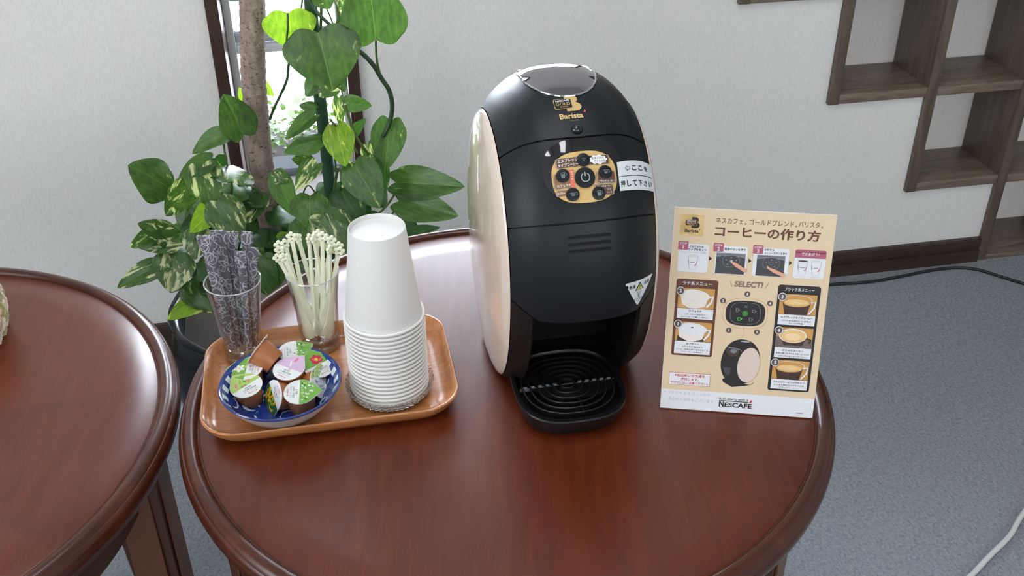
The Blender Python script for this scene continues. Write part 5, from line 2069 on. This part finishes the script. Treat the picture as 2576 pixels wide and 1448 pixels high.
# leaves ----------------------------------------------------------
def leaf_mesh(name, fold, droop, cup, wave):
    """heart leaf, base at the origin, tip at (0, 1, 0), width 1"""
    nv, nu = 16, 8
    vs, fs, uv = [], [], []
    for j in range(nv + 1):
        v = j / nv
        # half width along the length, widest near the base
        w = .5 * (sin(pi * min(1, (v * .93 + .07)) ** .60)) ** .70 if v < 1 else 0.0
        w = max(w, 0.0)
        for i in range(-nu, nu + 1):
            s_ = i / nu
            x = s_ * w
            lobe = -.21 * (abs(s_) ** .8) * (1 - abs(s_) ** 3) * max(0, 1 - v * 3.2)
            y = v + lobe
            z = fold * abs(x) - droop * (y ** 2) + cup * (x * x) + wave * sin(9 * y + 3 * s_) * abs(s_)
            vs.append(Vector((x, y, z)))
            uv.append((.5 + x, .1 + .8 * v))
    m = nu * 2 + 1
    for j in range(nv):
        for i in range(2 * nu):
            a = j * m + i
            fs.append((a, a + 1, a + m + 1, a + m))
    me = D.meshes.new(name)
    me.from_pydata([tuple(v) for v in vs], [], fs)
    l = me.uv_layers.new(name='UVMap')
    for p in me.polygons:
        for li in p.loop_indices:
            l.data[li].uv = uv[me.loops[li].vertex_index]
    me.shade_smooth()
    return me


LM = {}
for mk in ('leaf_green', 'leaf_variegated', 'leaf_lime', 'leaf_dark'):
    for k, pr in enumerate(((.16, .10, -.2, .012), (.05, .22, -.45, .02), (.30, .05, .1, .015))):
        me = leaf_mesh('leaf', *pr)
        me.materials.append(MATS[mk])
        LM[mk, k] = me
SHORT = {'g': 'leaf_green', 'v': 'leaf_variegated', 'l': 'leaf_lime', 'd': 'leaf_dark'}
CAMP = Vector((0, 0, CAMZ))


def leaf(bx, by, tx, ty, w, Yb=1.42, dY=-.02, mk='g', k=0, roll=0.0):
    B, Tp = at_y(bx, by, Yb), at_y(tx, ty, Yb + dY)
    ax = Tp - B
    view = (CAMP - B).normalized()
    n_ = (view - ax.normalized() * view.dot(ax.normalized())).normalized()
    n_ = (n_ + Vector((0, 0, .35))).normalized()
    xx = ax.cross(n_).normalized()
    n_ = xx.cross(ax).normalized()
    R = Matrix.Rotation(roll, 3, ax.normalized())
    xx, n_ = R @ xx, R @ n_
    wid = 1.2 * w * (B - CAMP).length / FPX / max(.45, abs(cos(roll)))
    L = ax.length
    M = Matrix((xx * wid, ax, n_ * (L + wid) / 2)).transposed().to_4x4()
    M = Matrix.Translation(B - Vector((PX, PY, 0))) @ M
    o = D.objects.new('leaf', LM[SHORT[mk], k])
    COL.objects.link(o)
    o.parent = plant
    o.matrix_local = M


LV = [
    (945, 98, 928, -62, 138, 1.40, .02, 'g', 0, .1), (800, 82, 838, 222, 158, 1.38, -.05, 'g', 0, -.1), (724, 33, 738, 122, 108, 1.42, -.02, 'l', 0, 0),
    (775, 62, 740, 100, 55, 1.45, 0, 'l', 1, .4), (613, 338, 566, 236, 80, 1.42, .01, 'g', 0, .3), (578, 338, 482, 384, 48, 1.42, -.03, 'g', 2, .5),
    (421, 470, 340, 415, 92, 1.40, -.03, 'g', 1, .2), (474, 462, 420, 546, 56, 1.42, -.03, 'v', 0, -.5), (532, 402, 446, 443, 50, 1.43, -.02, 'g', 0, .4),
    (540, 398, 560, 432, 44, 1.45, 0, 'd', 1, .2), (508, 418, 530, 520, 78, 1.42, -.03, 'v', 0, .1), (583, 456, 590, 402, 90, 1.41, .04, 'v', 1, .1),
    (600, 470, 565, 500, 60, 1.45, -.03, 'g', 1, .4), (548, 506, 606, 596, 82, 1.39, -.04, 'v', 1, 0), (555, 505, 478, 585, 54, 1.41, -.04, 'l', 0, -.2),
    (655, 488, 618, 560, 52, 1.46, -.03, 'v', 0, .2), (440, 600, 352, 560, 56, 1.39, -.03, 'v', 0, .2), (400, 585, 326, 622, 40, 1.40, -.02, 'v', 0, -.3),
    (446, 600, 345, 620, 52, 1.385, -.03, 'v', 2, -.2), (500, 578, 488, 650, 60, 1.40, -.04, 'v', 0, .2), (400, 666, 293, 720, 50, 1.38, -.04, 'v', 0, .2),
    (440, 642, 430, 732, 84, 1.37, -.05, 'v', 0, -.1), (485, 652, 398, 634, 44, 1.40, -.02, 'g', 1, .2), (522, 745, 418, 800, 50, 1.37, -.04, 'l', 0, .3),
    (478, 708, 530, 778, 68, 1.38, -.04, 'g', 1, 0), (520, 540, 450, 575, 40, 1.44, -.02, 'd', 0, .3), (470, 520, 455, 580, 40, 1.45, -.02, 'g', 0, .5),
    (696, 440, 740, 545, 50, 1.43, -.03, 'g', 0, .3), (690, 436, 722, 455, 40, 1.42, -.01, 'v', 1, 0), (795, 274, 752, 262, 28, 1.44, 0, 'g', 0, .2),
    (792, 290, 716, 350, 36, 1.42, -.02, 'g', 2, .2), (803, 352, 714, 376, 48, 1.41, -.02, 'g', 1, .2), (784, 408, 735, 398, 38, 1.42, -.01, 'v', 0, .2),
    (797, 412, 743, 478, 46, 1.40, -.03, 'v', 2, .3), (846, 320, 868, 416, 66, 1.40, -.04, 'l', 0, .1), (872, 348, 921, 298, 26, 1.41, .01, 'g', 0, .3),
    (982, 306, 966, 430, 74, 1.43, -.04, 'g', 0, .1), (926, 362, 957, 416, 46, 1.42, -.02, 'v', 0, .2), (892, 414, 954, 520, 84, 1.38, -.05, 'g', 0, 0),
    (938, 414, 966, 488, 58, 1.43, -.02, 'd', 0, .1), (996, 458, 1162, 467, 74, 1.40, -.05, 'g', 0, .15), (1004, 506, 1147, 540, 72, 1.38, -.05, 'g', 0, .1),
    (1012, 450, 982, 442, 30, 1.42, -.01, 'g', 0, .3), (780, 492, 776, 566, 84, 1.39, -.04, 'g', 1, .1), (860, 480, 906, 560, 84, 1.42, -.04, 'd', 0, .1),
    (812, 540, 868, 632, 96, 1.36, -.05, 'v', 1, 0), (762, 556, 757, 630, 58, 1.40, -.04, 'g', 0, .2), (852, 246, 856, 318, 28, 1.43, -.01, 'v', 0, .2),
    (868, 258, 934, 266, 34, 1.42, -.01, 'g', 0, .4), (1036, 585, 1104, 572, 26, 1.36, -.02, 'd', 0, .2), (800, 200, 768, 242, 44, 1.45, -.01, 'g', 0, .3),
    (842, 205, 800, 242, 50, 1.44, -.01, 'v', 0, .2), (852, 180, 866, 232, 30, 1.44, -.01, 'd', 2, .3), (800, -30, 830, 22, 60, 1.44, -.01, 'g', 0, .1),
    (860, -30, 868, 45, 38, 1.44, -.01, 'v', 0, .4), (640, 195, 690, 243, 26, 1.52, 0, 'l', 0, .2), (612, 250, 602, 220, 16, 1.52, 0, 'l', 0, 0),
    (690, 640, 700, 720, 60, 1.38, -.03, 'g', 0, .2), (640, 660, 690, 745, 66, 1.36, -.03, 'g', 1, .2), (735, 600, 700, 660, 50, 1.42, -.03, 'g', 0, .2),
    (455, 690, 425, 735, 44, 1.36, -.02, 'g', 0, .3), (500, 660, 545, 705, 56, 1.37, -.03, 'd', 1, .1), (560, 690, 500, 735, 60, 1.38, -.02, 'd', 0, .2), (530, 655, 505, 700, 44, 1.37, -.02, 'g', 0, .4),
    (870, 330, 830, 330, 46, 1.44, -.02, 'g', 1, .2), (900, 420, 860, 470, 54, 1.45, -.03, 'v', 0, .2), (1000, 560, 1052, 600, 60, 1.42, -.02, 'd', 0, .2), (700, 600, 735, 590, 24, 1.44, -.01, 'l', 0, .2),
]
for q in LV:
    leaf(*q)
rl = random.Random(11)
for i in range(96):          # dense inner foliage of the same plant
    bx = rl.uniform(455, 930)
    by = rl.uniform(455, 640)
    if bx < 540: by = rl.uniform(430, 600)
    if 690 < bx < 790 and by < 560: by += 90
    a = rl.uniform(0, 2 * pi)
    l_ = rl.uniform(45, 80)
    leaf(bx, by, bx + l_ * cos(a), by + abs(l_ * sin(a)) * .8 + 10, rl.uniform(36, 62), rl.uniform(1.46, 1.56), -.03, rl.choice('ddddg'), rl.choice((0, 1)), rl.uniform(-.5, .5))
# dark stake lower leaves hanging at the pot
